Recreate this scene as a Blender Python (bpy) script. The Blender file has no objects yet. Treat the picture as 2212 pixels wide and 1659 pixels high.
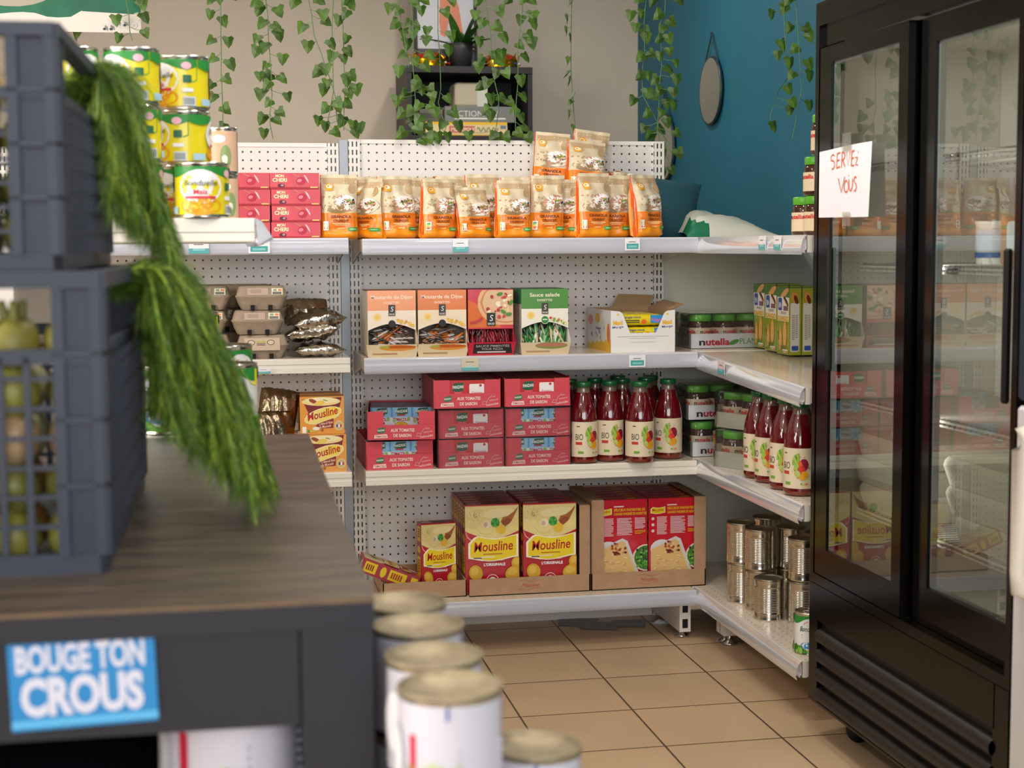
import bpy, math, random
from mathutils import Vector, Matrix
PI = math.pi
sc = bpy.context.scene
COL = sc.collection
rnd = random.Random(7)

# ------------------------------------------------------------ camera, world, exposure, lights
def make_camera():
    f, yaw, pit, rol = 3300.0, .1905, .0901, -.0061
    cy, sy, cp, sp, c, s = math.cos(yaw), math.sin(yaw), math.cos(pit), math.sin(pit), math.cos(rol), math.sin(rol)
    right0, fwd0, z = Vector((cy, -sy, 0)), Vector((sy, cy, 0)), Vector((0, 0, 1))
    fwd = cp*fwd0 - sp*z
    up0 = sp*fwd0 + cp*z
    right = c*right0 + s*up0
    up = -s*right0 + c*up0
    cam = bpy.data.cameras.new('camera')
    cam.sensor_width = 36.0
    cam.lens = f/2212*36.0
    cam.clip_start = .05
    cam.dof.use_dof = True
    cam.dof.focus_distance = 4.35
    cam.dof.aperture_fstop = 5.0
    o = bpy.data.objects.new('camera', cam)
    COL.objects.link(o)
    M = Matrix.Identity(4)
    for i in range(3):
        M[i][0], M[i][1], M[i][2] = right[i], up[i], -fwd[i]
    M[2][3] = 1.2
    o.matrix_world = M
    sc.camera = o
make_camera()
W = bpy.data.worlds.new('world'); sc.world = W; W.use_nodes = True
W.node_tree.nodes['Background'].inputs[0].default_value = (.75, .85, 1, 1)
W.node_tree.nodes['Background'].inputs[1].default_value = .35
sc.view_settings.view_transform = 'Standard'
sc.view_settings.look = 'None'
sc.view_settings.exposure = 0.12
sc.view_settings.gamma = 1.0

def area(name, loc, target, sx, sy, power, col=(1, 1, 1), shape='RECTANGLE', spread=PI):
    l = bpy.data.lights.new(name, 'AREA'); l.shape = shape
    l.size = sx; l.size_y = sy; l.energy = power; l.color = col; l.spread = spread
    o = bpy.data.objects.new(name, l); COL.objects.link(o)
    o.location = loc
    o.rotation_euler = (Vector(target)-Vector(loc)).to_track_quat('-Z', 'Y').to_euler()
    return o
# daylight through the shop windows behind the photographer, ceiling lamps over the aisle
area('window_daylight', (.3, -2.6, 1.75), (.3, 5, 1.1), 4.2, 1.9, 138, (.93, .97, 1))
area('window_daylight', (-2.9, 1.4, 1.8), (1, 3.5, .9), 2.2, 1.5, 105, (1, .93, .85))
LAMPS = [(-1.2, 1.6), (.4, 1.6), (-1.2, 3.2), (.55, 3.15), (-.2, 5.7), (1.1, 5.5), (1.0, 2.2)]
for x, y in LAMPS:
    area('lamp_light', (x, y, 2.66), (x, y, 0), .15, .15, 12 if y < 5 else 14, (1, .93, .84), 'DISK')

# ------------------------------------------------------------ materials
def lin(h):
    if isinstance(h, str):
        h = h.lstrip('#'); c = [int(h[i:i+2], 16)/255 for i in (0, 2, 4)]
    else:
        c = [v/255 for v in h]
    return tuple(v/12.92 if v <= .04045 else ((v+.055)/1.055)**2.4 for v in c) + (1,)
MC = {}
def mat(name, col, rough=.5, metal=0, coat=0, noise=0, nscale=20, bump=0, bscale=60, trans=0, emis=0, spec=.5, stretch=None, ior=1.45):
    if name in MC: return MC[name]
    m = bpy.data.materials.new(name); m.use_nodes = True
    nt = m.node_tree; b = nt.nodes['Principled BSDF']
    c = lin(col)
    b.inputs['Base Color'].default_value = c
    b.inputs['Roughness'].default_value = rough
    b.inputs['Metallic'].default_value = metal
    b.inputs['Coat Weight'].default_value = coat
    b.inputs['Coat Roughness'].default_value = .08
    b.inputs['Specular IOR Level'].default_value = spec
    b.inputs['IOR'].default_value = ior
    b.inputs['Transmission Weight'].default_value = trans
    if emis:
        b.inputs['Emission Color'].default_value = c; b.inputs['Emission Strength'].default_value = emis
    if noise or bump:
        tc = nt.nodes.new('ShaderNodeTexCoord'); mp = nt.nodes.new('ShaderNodeMapping')
        if stretch: mp.inputs['Scale'].default_value = stretch
        nt.links.new(tc.outputs['Object'], mp.inputs[0])
        if noise:
            n = nt.nodes.new('ShaderNodeTexNoise'); n.inputs['Scale'].default_value = nscale; n.inputs['Detail'].default_value = 4
            r = nt.nodes.new('ShaderNodeMapRange')
            r.inputs[1].default_value = .3; r.inputs[2].default_value = .7
            r.inputs[3].default_value = 1-noise; r.inputs[4].default_value = 1+noise
            mx = nt.nodes.new('ShaderNodeVectorMath'); mx.operation = 'SCALE'
            mx.inputs[0].default_value = c[:3]
            nt.links.new(mp.outputs[0], n.inputs['Vector']); nt.links.new(n.outputs[0], r.inputs[0])
            nt.links.new(r.outputs[0], mx.inputs['Scale']); nt.links.new(mx.outputs[0], b.inputs['Base Color'])
        if bump:
            n2 = nt.nodes.new('ShaderNodeTexNoise'); n2.inputs['Scale'].default_value = bscale; n2.inputs['Detail'].default_value = 3
            bp = nt.nodes.new('ShaderNodeBump'); bp.inputs['Strength'].default_value = bump; bp.inputs['Distance'].default_value = .004
            nt.links.new(mp.outputs[0], n2.inputs['Vector']); nt.links.new(n2.outputs[0], bp.inputs['Height'])
            nt.links.new(bp.outputs[0], b.inputs['Normal'])
    MC[name] = m
    return m
def ink(h, rough=.42, coat=0):
    return mat('print_%s_%d_%d' % (h.lstrip('#'), rough*100, coat*100), h, rough, 0, coat)
def sheer(name, col, gloss_col='#ffffff', ior=1.5, rough=.02, base=0.0, extra=0.0):
    """thin clear sheet: see-through with a fresnel reflection and an optional milky share"""
    if name in MC: return MC[name]
    m = bpy.data.materials.new(name); m.use_nodes = True; nt = m.node_tree; nt.nodes.clear()
    out = nt.nodes.new('ShaderNodeOutputMaterial'); t = nt.nodes.new('ShaderNodeBsdfTransparent'); g = nt.nodes.new('ShaderNodeBsdfGlossy')
    t.inputs[0].default_value = lin(col); g.inputs[0].default_value = lin(gloss_col); g.inputs['Roughness'].default_value = rough
    fr = nt.nodes.new('ShaderNodeFresnel'); fr.inputs[0].default_value = ior
    ad = nt.nodes.new('ShaderNodeMath'); ad.operation = 'ADD'; ad.inputs[1].default_value = extra; ad.use_clamp = True
    nt.links.new(fr.outputs[0], ad.inputs[0])
    mx = nt.nodes.new('ShaderNodeMixShader'); nt.links.new(ad.outputs[0], mx.inputs[0])
    nt.links.new(t.outputs[0], mx.inputs[1]); nt.links.new(g.outputs[0], mx.inputs[2])
    last = mx
    if base:
        d = nt.nodes.new('ShaderNodeBsdfDiffuse'); d.inputs[0].default_value = lin('#dde2ea')
        m2 = nt.nodes.new('ShaderNodeMixShader'); m2.inputs[0].default_value = base
        nt.links.new(mx.outputs[0], m2.inputs[1]); nt.links.new(d.outputs[0], m2.inputs[2]); last = m2
    nt.links.new(last.outputs[0], out.inputs[0])
    MC[name] = m
    return m
def grid_mat(name, col, dark, pu, pv, au, av, ru, rv, rough=.35, round_=True, ou=0, ov=0, spec=.5):
    """surface with a regular pattern of punched holes; au/av pick the object axes"""
    m = bpy.data.materials.new(name); m.use_nodes = True; nt = m.node_tree; b = nt.nodes['Principled BSDF']
    b.inputs['Roughness'].default_value = rough; b.inputs['Specular IOR Level'].default_value = spec
    N, L = nt.nodes.new, nt.links.new
    tc = N('ShaderNodeTexCoord'); sp_ = N('ShaderNodeSeparateXYZ'); L(tc.outputs['Object'], sp_.inputs[0])
    def math_(op, a, b_=None):
        n = N('ShaderNodeMath'); n.operation = op
        for i, v in enumerate((a, b_)):
            if v is None: continue
            if isinstance(v, (int, float)): n.inputs[i].default_value = v
            else: L(v, n.inputs[i])
        return n.outputs[0]
    def cell(ax, p, o, r):
        q = math_('DIVIDE', math_('ADD', sp_.outputs[ax], o+100*p), p)
        q = math_('SUBTRACT', math_('FRACT', q), .5)
        return math_('DIVIDE', math_('ABSOLUTE', math_('MULTIPLY', q, p)), r)
    a, c = cell(au, pu, ou, ru), cell(av, pv, ov, rv)
    if round_: d = math_('SQRT', math_('ADD', math_('MULTIPLY', a, a), math_('MULTIPLY', c, c)))
    else: d = math_('MAXIMUM', a, c)
    k = math_('LESS_THAN', d, 1.0)
    mx = N('ShaderNodeMix'); mx.data_type = 'RGBA'; L(k, mx.inputs[0])
    mx.inputs[6].default_value = lin(col); mx.inputs[7].default_value = lin(dark)
    L(mx.outputs[2], b.inputs['Base Color'])
    return m

# ------------------------------------------------------------ mesh builder
class MB:
    def __init__(s):
        s.v = []; s.f = []; s.mi = []; s.sm = []; s.mats = []; s.T = None
    def m(s, mt):
        if mt not in s.mats: s.mats.append(mt)
        return s.mats.index(mt)
    def face(s, pts, mt, smooth=False):
        i0 = len(s.v)
        for p in pts:
            p = Vector(p)
            s.v.append(s.T @ p if s.T is not None else p)
        s.f.append(tuple(range(i0, i0+len(pts)))); s.mi.append(s.m(mt)); s.sm.append(smooth)
    def grid(s, rows, mt, smooth=True, closed=False, pick=None):
        """rows of equal length points joined with quads; mt may be a material, pick(i,j) chooses one"""
        i0 = len(s.v); n = len(rows[0])
        for r in rows:
            for p in r:
                p = Vector(p); s.v.append(s.T @ p if s.T is not None else p)
        for i in range(len(rows)-1):
            for j in range(n if closed else n-1):
                a, b = i0+i*n+j, i0+i*n+(j+1) % n
                s.f.append((a, b, b+n, a+n)); s.mi.append(s.m(pick(i, j) if pick else mt)); s.sm.append(smooth)
    def box(s, x0, x1, y0, y1, z0, z1, mt, top=None, front=None, left=None, bev=0):
        P = lambda x, y, z: (x, y, z)
        t = top or mt; fr = front or mt; lf = left or mt
        if bev:
            b = bev
            for (a0, a1, c0, c1) in ((x0+b, x1-b, y0, y1), ):
                pass
            ring = lambda e, z: [(x0+e+b, y0+e, z), (x1-e-b, y0+e, z), (x1-e, y0+e+b, z), (x1-e, y1-e-b, z), (x1-e-b, y1-e, z), (x0+e+b, y1-e, z), (x0+e, y1-e-b, z), (x0+e, y0+e+b, z)]
            s.grid([ring(b*.6, z0), ring(0, z0+b), ring(0, z1-b), ring(b*.6, z1)], mt, False, True)
            s.face(ring(b*.6, z1), t); s.face(ring(b*.6, z0)[::-1], mt)
            return
        s.face([P(x0, y0, z0), P(x1, y0, z0), P(x1, y0, z1), P(x0, y0, z1)], fr)
        s.face([P(x1, y1, z0), P(x0, y1, z0), P(x0, y1, z1), P(x1, y1, z1)], mt)
        s.face([P(x0, y1, z0), P(x0, y0, z0), P(x0, y0, z1), P(x0, y1, z1)], lf)
        s.face([P(x1, y0, z0), P(x1, y1, z0), P(x1, y1, z1), P(x1, y0, z1)], mt)
        s.face([P(x0, y0, z1), P(x1, y0, z1), P(x1, y1, z1), P(x0, y1, z1)], t)
        s.face([P(x0, y1, z0), P(x1, y1, z0), P(x1, y0, z0), P(x0, y0, z0)], mt)
    def lathe(s, prof, seg=24, c=(0, 0), mt=None, arc=None, smooth=True):
        """prof: (r, z) or (r, z, material used from here up)"""
        rows = []; ms = []; cur = mt
        a0, a1 = arc or (0, 2*PI)
        n = seg if not arc else seg+1
        for p in prof:
            if len(p) > 2: cur = p[2]
            ms.append(cur)
            rows.append([(c[0]+p[0]*math.cos(a0+(a1-a0)*k/seg), c[1]+p[0]*math.sin(a0+(a1-a0)*k/seg), p[1]) for k in range(n)])
        s.grid(rows, mt, smooth, not arc, lambda i, j: ms[i])
    def tube(s, pts, r, mt, seg=6, smooth=True, cap=True):
        pts = [Vector(p) for p in pts]; rows = []
        rr = r if isinstance(r, (list, tuple)) else [r]*len(pts)
        up = Vector((0, 0, 1))
        for i, p in enumerate(pts):
            d = (pts[min(i+1, len(pts)-1)]-pts[max(i-1, 0)])
            if d.length < 1e-9: d = Vector((0, 0, 1))
            d.normalize()
            u = up if abs(d.dot(up)) < .95 else Vector((1, 0, 0))
            a = d.cross(u).normalized(); b = a.cross(d)
            rows.append([p+rr[i]*(a*math.cos(2*PI*k/seg)+b*math.sin(2*PI*k/seg)) for k in range(seg)])
        s.grid(rows, mt, smooth, True)
        if cap: s.face(rows[0], mt); s.face(rows[-1][::-1], mt)
    def ball(s, c, r, mt, seg=10, rings=7, jit=0, rg=None, sq=(1, 1, 1), pick=None):
        rows = []
        for i in range(rings+1):
            t = PI*i/rings
            row = []
            for k in range(seg):
                a = 2*PI*k/seg
                q = 1+(rg.uniform(-jit, jit) if rg else 0)
                row.append((c[0]+r*sq[0]*q*math.sin(t)*math.cos(a), c[1]+r*sq[1]*q*math.sin(t)*math.sin(a), c[2]+r*sq[2]*q*math.cos(t)))
            rows.append(row)
        s.grid(rows, mt, True, True, pick)
    def build(s, name, parent=None, loc=None, rz=0):
        me = bpy.data.meshes.new(name)
        me.from_pydata([tuple(p) for p in s.v], [], s.f)
        for mt in s.mats: me.materials.append(mt)
        me.polygons.foreach_set('material_index', s.mi)
        me.polygons.foreach_set('use_smooth', s.sm)
        me.update()
        o = bpy.data.objects.new(name, me); COL.objects.link(o)
        if parent: o.parent = parent
        if loc: o.location = loc
        if rz: o.rotation_euler = (0, 0, rz)
        return o

# ------------------------------------------------------------ lettering and printed shapes
TC = {}
def glyphs(txt, bold):
    k = (txt, bold)
    if k not in TC:
        cu = bpy.data.curves.new('t', 'FONT'); cu.body = txt; cu.size = 1; cu.resolution_u = 3; cu.offset = bold
        o = bpy.data.objects.new('t', cu); COL.objects.link(o)
        bpy.context.view_layer.update()
        me = o.evaluated_get(bpy.context.evaluated_depsgraph_get()).to_mesh()
        vs = [(v.co.x, v.co.y) for v in me.vertices]; fs = [tuple(p.vertices) for p in me.polygons]
        bpy.data.objects.remove(o); bpy.data.curves.remove(cu)
        TC[k] = (vs, fs, min(v[0] for v in vs), max(v[0] for v in vs))
    return TC[k]
class Dec:
    """flat printed shapes laid on a surface given by fn(u, v, offset)"""
    def __init__(s, mb, fn, start=.0004, step=.00005, curved=False):
        s.mb = mb; s.fn = fn; s.o = start; s.step = step; s.curved = curved
    @staticmethod
    def flat(mb, org, ux, uy, **k):
        org, ux, uy = Vector(org), Vector(ux), Vector(uy); n = ux.cross(uy)
        return Dec(mb, lambda u, v, o: org+ux*u+uy*v+n*o, **k)
    def nxt(s): s.o += s.step; return s.o
    def poly(s, pts, mt):
        o = s.nxt(); s.mb.face([s.fn(u, v, o) for u, v in pts], mt)
    def rect(s, x0, y0, x1, y1, mt, n=None):
        o = s.nxt()
        nu, nv = n or ((6, 4) if s.curved else (1, 1))
        s.mb.grid([[s.fn(x0+(x1-x0)*i/nu, y0+(y1-y0)*j/nv, o) for i in range(nu+1)] for j in range(nv+1)], mt, s.curved)
    def strip(s, lo, hi, mt):
        """region between two curves given as equal-length point lists"""
        o = s.nxt(); rows = []
        k = 5 if s.curved else 1
        for j in range(k+1):
            t = j/k
            rows.append([s.fn(a[0]+(b[0]-a[0])*t, a[1]+(b[1]-a[1])*t, o) for a, b in zip(lo, hi)])
        s.mb.grid(rows, mt, s.curved)
    def ell(s, cx, cy, rx, ry, mt, rot=0, seg=18, a0=0, a1=2*PI):
        o = s.nxt(); rows = []
        c, n = math.cos(rot), math.sin(rot)
        for t in ((.02, .5, 1) if s.curved else (.02, 1)):
            row = []
            for k in range(seg+1):
                a = a0+(a1-a0)*k/seg; x, y = rx*t*math.cos(a), ry*t*math.sin(a)
                row.append(s.fn(cx+x*c-y*n, cy+x*n+y*c, o))
            rows.append(row)
        s.mb.grid(rows, mt, s.curved)
    def rr(s, x0, y0, x1, y1, r, mt):
        pts = []
        for cx, cy, a in ((x1-r, y1-r, 0), (x0+r, y1-r, PI/2), (x0+r, y0+r, PI), (x1-r, y0+r, 1.5*PI)):
            for k in range(4): pts.append((cx+r*math.cos(a+k*PI/6), cy+r*math.sin(a+k*PI/6)))
        s.poly(pts, mt)
    def bars(s, x0, y0, x1, y1, n, mt, rg=None, fill=.5):
        h = (y1-y0)/n
        for i in range(n):
            e = x1-(x1-x0)*(rg.random()*.4 if rg and i % 3 == 2 else (rg.random()*.08 if rg else 0))
            s.rect(x0, y1-(i+fill)*h-h*(fill-.5)*0, e, y1-i*h, mt, (1, 1))
    def txt(s, t, x, y, h, mt, w=None, al='c', bold=.012, shear=0, rot=0, arc=0):
        vs, fs, a, b = glyphs(t, bold)
        sy = h/.7; sx = sy if w is None else w/(b-a)
        W_ = (b-a)*sx; x0 = {'c': -W_/2, 'l': 0, 'r': -W_}[al]
        o = s.nxt(); c, n = math.cos(rot), math.sin(rot)
        P = []
        for (px, py) in vs:
            u = (px-a)*sx+x0+shear*py*sy; v = py*sy+arc*4*((px-a)/(b-a)*(1-(px-a)/(b-a)))
            P.append(s.fn(x+u*c-v*n, y+u*n+v*c, o))
        i0 = len(s.mb.v)
        for p in P: s.mb.v.append(s.mb.T @ p if s.mb.T is not None else Vector(p))
        k = s.mb.m(mt)
        for f in fs:
            s.mb.f.append(tuple(i0+i for i in f)); s.mb.mi.append(k); s.mb.sm.append(False)
    def line(s, pts, w, mt):
        o = s.nxt(); L_, R_ = [], []
        for i, p in enumerate(pts):
            q0 = pts[max(i-1, 0)]; q1 = pts[min(i+1, len(pts)-1)]
            dx, dy = q1[0]-q0[0], q1[1]-q0[1]; l = math.hypot(dx, dy) or 1
            L_.append(s.fn(p[0]-dy/l*w/2, p[1]+dx/l*w/2, o)); R_.append(s.fn(p[0]+dy/l*w/2, p[1]-dx/l*w/2, o))
        s.mb.grid([R_, L_], mt, False)

# ------------------------------------------------------------ scene objects
def tag(o, label, cat, group=None, kind=None):
    if label: o['label'] = label
    if cat: o['category'] = cat
    if group: o['group'] = group
    if kind: o['kind'] = kind
    return o
def thing(name, label, cat, loc=(0, 0, 0), rz=0, group=None):
    o = bpy.data.objects.new(name, None); COL.objects.link(o)
    o.empty_display_size = .05; o.location = loc; o.rotation_euler = (0, 0, rz)
    return tag(o, label, cat, group)
def struct(name, mb):
    o = mb.build(name); o['kind'] = 'structure'; return o
def dup(root, loc, rz=0, label=None, group=None, rot=None, scale=None):
    r = root.copy(); COL.objects.link(r); r.location = loc
    r.rotation_euler = rot if rot else (0, 0, rz)
    if scale: r.scale = scale
    if label: r['label'] = label
    if group: r['group'] = group
    for ch in list(root.children):
        c = ch.copy(); COL.objects.link(c); c.parent = r
        for g in list(ch.children):
            d = g.copy(); COL.objects.link(d); d.parent = c
    return r
class Kind:
    """the first place() positions the prototype itself, later ones copy it"""
    def __init__(s, proto, cat, group=None): s.p = proto; s.n = 0; s.cat = cat; s.group = group
    def place(s, loc, label, rz=0, rot=None, scale=None, group='same'):
        g = s.group if group == 'same' else group
        if s.n == 0:
            o = s.p; o.location = loc; o.rotation_euler = rot if rot else (0, 0, rz)
            if scale: o.scale = scale
        else:
            o = dup(s.p, loc, rz, None, None, rot, scale)
        s.n += 1
        tag(o, label, s.cat, g)
        if not g and 'group' in o: del o['group']
        return o

IVY = [
(4.72,[(0.032,1.916),(0.031,1.838),(0.031,1.788),(0.029,1.727),(0.03,1.69),(0.031,1.64),(0.031,1.578),(0.028,1.565)],
[(-0.0,1.933),(0.029,1.932),(0.001,1.889),(0.042,1.87),(-0.004,1.81),(0.053,1.808),(0.001,1.761),(0.061,1.741),(0.05,1.697),(-0.006,1.682),(-0.001,1.642),(0.045,1.61),(0.028,1.558)]),
(4.72,[(0.166,1.939),(0.171,1.89),(0.171,1.828),(0.174,1.778),(0.177,1.716),(0.178,1.654),(0.171,1.604),(0.171,1.567),(0.179,1.527)],
[(0.13,1.923),(0.144,1.906),(0.208,1.904),(0.149,1.865),(0.2,1.853),(0.205,1.831),(0.133,1.817),(0.132,1.78),(0.154,1.791),(0.211,1.757),(0.158,1.741),(0.143,1.707),(0.163,1.709),(0.216,1.706),(0.161,1.681),(0.142,1.654),(0.228,1.65),(0.164,1.63),(0.207,1.602),(0.145,1.581),(0.196,1.579),(0.152,1.537)]),
(4.72,[(0.293,1.942),(0.301,1.898),(0.308,1.838),(0.329,1.781),(0.341,1.744),(0.358,1.694),(0.37,1.649),(0.372,1.594),(0.379,1.543)],
[(0.247,1.93),(0.332,1.938),(0.336,1.891),(0.351,1.876),(0.268,1.855),(0.288,1.798),(0.311,1.723),(0.339,1.729),(0.341,1.689),(0.333,1.669),(0.333,1.612),(0.316,1.578),(0.338,1.561)]),
(4.69,[(0.365,1.939),(0.359,1.852),(0.361,1.791),(0.36,1.716),(0.361,1.671),(0.35,1.616),(0.342,1.578)],
[(0.36,1.803),(0.356,1.768),(0.38,1.629),(0.375,1.614),(0.37,1.541)]),
(4.72,[(0.392,1.944),(0.396,1.845),(0.396,1.745),(0.399,1.682),(0.394,1.607),(0.393,1.554)],
[(0.4,1.94),(0.425,1.928),(0.398,1.895),(0.382,1.878),(0.402,1.822),(0.413,1.785),(0.397,1.764),(0.405,1.698),(0.423,1.713),(0.411,1.66),(0.432,1.67),(0.409,1.629),(0.386,1.576),(0.421,1.564),(0.445,1.559),(0.43,1.539)]),
(4.72,[(0.565,1.949),(0.572,1.895),(0.577,1.861),(0.585,1.815),(0.593,1.775),(0.595,1.745)],
[(0.538,1.919),(0.559,1.908),(0.549,1.871),(0.583,1.847),(0.593,1.814),(0.568,1.78),(0.562,1.727)]),
(4.7,[(0.601,1.946),(0.605,1.88),(0.607,1.826),(0.604,1.759),(0.611,1.652),(0.616,1.598),(0.623,1.544)],
[(0.62,1.936),(0.647,1.942),(0.632,1.91),(0.589,1.874),(0.622,1.869),(0.651,1.853),(0.606,1.84),(0.646,1.822),(0.663,1.776),(0.647,1.741),(0.617,1.759),(0.619,1.698),(0.603,1.679),(0.63,1.671),(0.574,1.657),(0.556,1.64),(0.661,1.674),(0.663,1.65),(0.613,1.622),(0.663,1.623),(0.563,1.599),(0.591,1.606),(0.671,1.601),(0.615,1.582),(0.591,1.589),(0.657,1.563),(0.559,1.538),(0.61,1.557),(0.621,1.549),(0.637,1.52),(0.653,1.525),(0.681,1.528),(0.714,1.531),(0.665,1.533)]),
(4.72,[(0.686,1.951),(0.685,1.857),(0.692,1.763),(0.692,1.682),(0.685,1.641),(0.7,1.589)],
[(0.733,1.942),(0.713,1.909),(0.726,1.837),(0.72,1.795),(0.717,1.649),(0.739,1.606),(0.747,1.563),(0.694,1.57)]),
(4.72,[(0.833,1.955),(0.841,1.901),(0.85,1.842),(0.851,1.793),(0.856,1.725),(0.873,1.657),(0.872,1.616),(0.861,1.547)],
[(0.809,1.946),(0.799,1.903),(0.818,1.876),(0.877,1.913),(0.877,1.869),(0.893,1.834),(0.815,1.822),(0.868,1.782),(0.89,1.788),(0.812,1.765),(0.885,1.766),(0.814,1.746),(0.862,1.725),(0.897,1.725),(0.836,1.697),(0.814,1.689),(0.847,1.646),(0.895,1.654),(0.918,1.644),(0.829,1.613),(0.844,1.594),(0.846,1.536),(0.875,1.531),(0.897,1.531),(0.776,1.535)]),
(4.72,[(0.951,1.958),(0.95,1.923),(0.943,1.882),(0.934,1.808),(0.935,1.712),(0.927,1.63),(0.927,1.561)],
[(0.905,1.954),(0.945,1.95),(0.983,1.953),(0.946,1.895),(0.984,1.904),(0.985,1.878),(0.978,1.844),(0.984,1.822),(0.947,1.816),(0.961,1.778),(0.941,1.704),(0.957,1.658),(0.92,1.619),(0.947,1.592),(0.963,1.564),(0.937,1.545),(0.965,1.529)]),
(4.9,[(1.149,1.991),(1.147,1.884),(1.147,1.777),(1.152,1.67),(1.163,1.555)],
[(1.14,1.976),(1.132,1.923),(1.132,1.887),(1.14,1.863),(1.139,1.791),(1.128,1.748),(1.141,1.727),(1.143,1.675),(1.135,1.652),(1.139,1.62),(1.15,1.573)]),
(4.85,[(1.383,1.988),(1.378,1.917),(1.378,1.829),(1.371,1.757),(1.373,1.686),(1.418,1.604),(1.429,1.575),(1.452,1.543),(1.445,1.453)],
[(1.348,1.982),(1.331,1.932),(1.37,1.94),(1.343,1.892),(1.389,1.886),(1.386,1.863),(1.358,1.8),(1.399,1.811),(1.354,1.739),(1.391,1.743),(1.341,1.662),(1.388,1.686),(1.407,1.675),(1.377,1.618),(1.38,1.575),(1.392,1.55),(1.411,1.55)]),
(4.85,[(1.447,1.99),(1.447,1.947),(1.429,1.911),(1.434,1.865),(1.438,1.776),(1.429,1.704),(1.427,1.651),(1.422,1.572)],
[(1.406,1.98),(1.417,1.934),(1.438,1.894),(1.417,1.858),(1.425,1.804),(1.457,1.859),(1.412,1.729),(1.427,1.692),(1.468,1.912),(1.459,1.819),(1.48,1.782),(1.459,1.762),(1.48,1.728),(1.471,1.687),(1.433,1.622),(1.461,1.655),(1.48,1.648),(1.46,1.593),(1.443,1.572),(1.486,1.558),(1.443,1.507),(1.498,1.493),(1.441,1.478),(1.473,1.438),(1.441,1.436),(1.505,1.988)]),
(4.4,[(1.683,1.888),(1.685,1.813),(1.699,1.7),(1.669,1.661),(1.641,1.585),(1.646,1.563)],
[(1.694,1.913),(1.683,1.895),(1.644,1.878),(1.686,1.79),(1.658,1.756),(1.696,1.734),(1.697,1.698),(1.701,1.658),(1.706,1.616),(1.698,1.594),(1.654,1.547)]),
(4.4,[(1.721,1.926),(1.726,1.832),(1.733,1.738),(1.738,1.662),(1.726,1.586),(1.711,1.517)],
[(1.705,1.841),(1.766,1.839),(1.764,1.812),(1.716,1.778),(1.767,1.733),(1.76,1.697),(1.775,1.613)]),
(4.72,[(-0.242,1.929),(-0.235,1.889),(-0.234,1.841),(-0.227,1.811)],
[(-0.204,1.92),(-0.192,1.907),(-0.186,1.876),(-0.272,1.867),(-0.187,1.83),(-0.267,1.813)]),
(4.9,[(-0.528,1.881),(-0.53,1.849),(-0.526,1.825)],
[(-0.512,1.85)]),
(4.9,[(-0.395,1.883),(-0.398,1.852),(-0.401,1.831)],
[(-0.4,1.845)]),
]
# ============================================================ shared materials
M_white = mat('white_enamel', '#e6e0d9', .32, spec=.5)
M_cream = mat('cream_enamel', '#e3ddd0', .3, spec=.55)
M_shelf = mat('shelf_enamel', '#ddd0bd', .16, spec=.6)
M_lip = mat('price_rail_plastic', '#d6d3d6', .14, 0, .6, spec=.6)
M_lipclear = sheer('clear_rail_strip', '#e6e6f0', ior=1.45, rough=.12, base=.45)
M_dark = mat('dark_void', '#101010', .8)
M_black = mat('black_gloss', '#070605', .14, spec=.25)
M_blackmat = mat('black_satin', '#121110', .42, spec=.3)
M_card = mat('brown_cardboard', '#b08c6c', .75, noise=.08, nscale=30)
M_carddark = mat('cardboard_inside', '#8d6f54', .8)
M_steel = mat('tin_steel', '#d8d2c6', .2, 1, noise=.05, nscale=14)
M_steeltop = mat('tin_lid_steel', '#98907f', .38, 1, noise=.12, nscale=50)
M_chrome = mat('chrome', '#cfd2d6', .12, 1)
M_film = sheer('shrink_film', '#fafafa', ior=1.38, rough=.08, base=.02, extra=.0)
M_peg = grid_mat('punched_panel', '#ddd8d3', '#1d1b1a', .025, .025, 0, 2, .0031, .0031, .33)
M_slot = grid_mat('slotted_upright', '#dedad4', '#1b1a1a', .0125, .025, 0, 2, .0022, .0078, .33, False, ou=.0062)
M_perf = grid_mat('perforated_shelf', '#ddd0bd', '#8d8272', .028, .024, 0, 1, .0045, .0012, .25, False)
M_perfr = grid_mat('perforated_shelf_side', '#ddd2c2', '#8d8272', .024, .028, 0, 1, .0012, .0045, .25, False)

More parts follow.
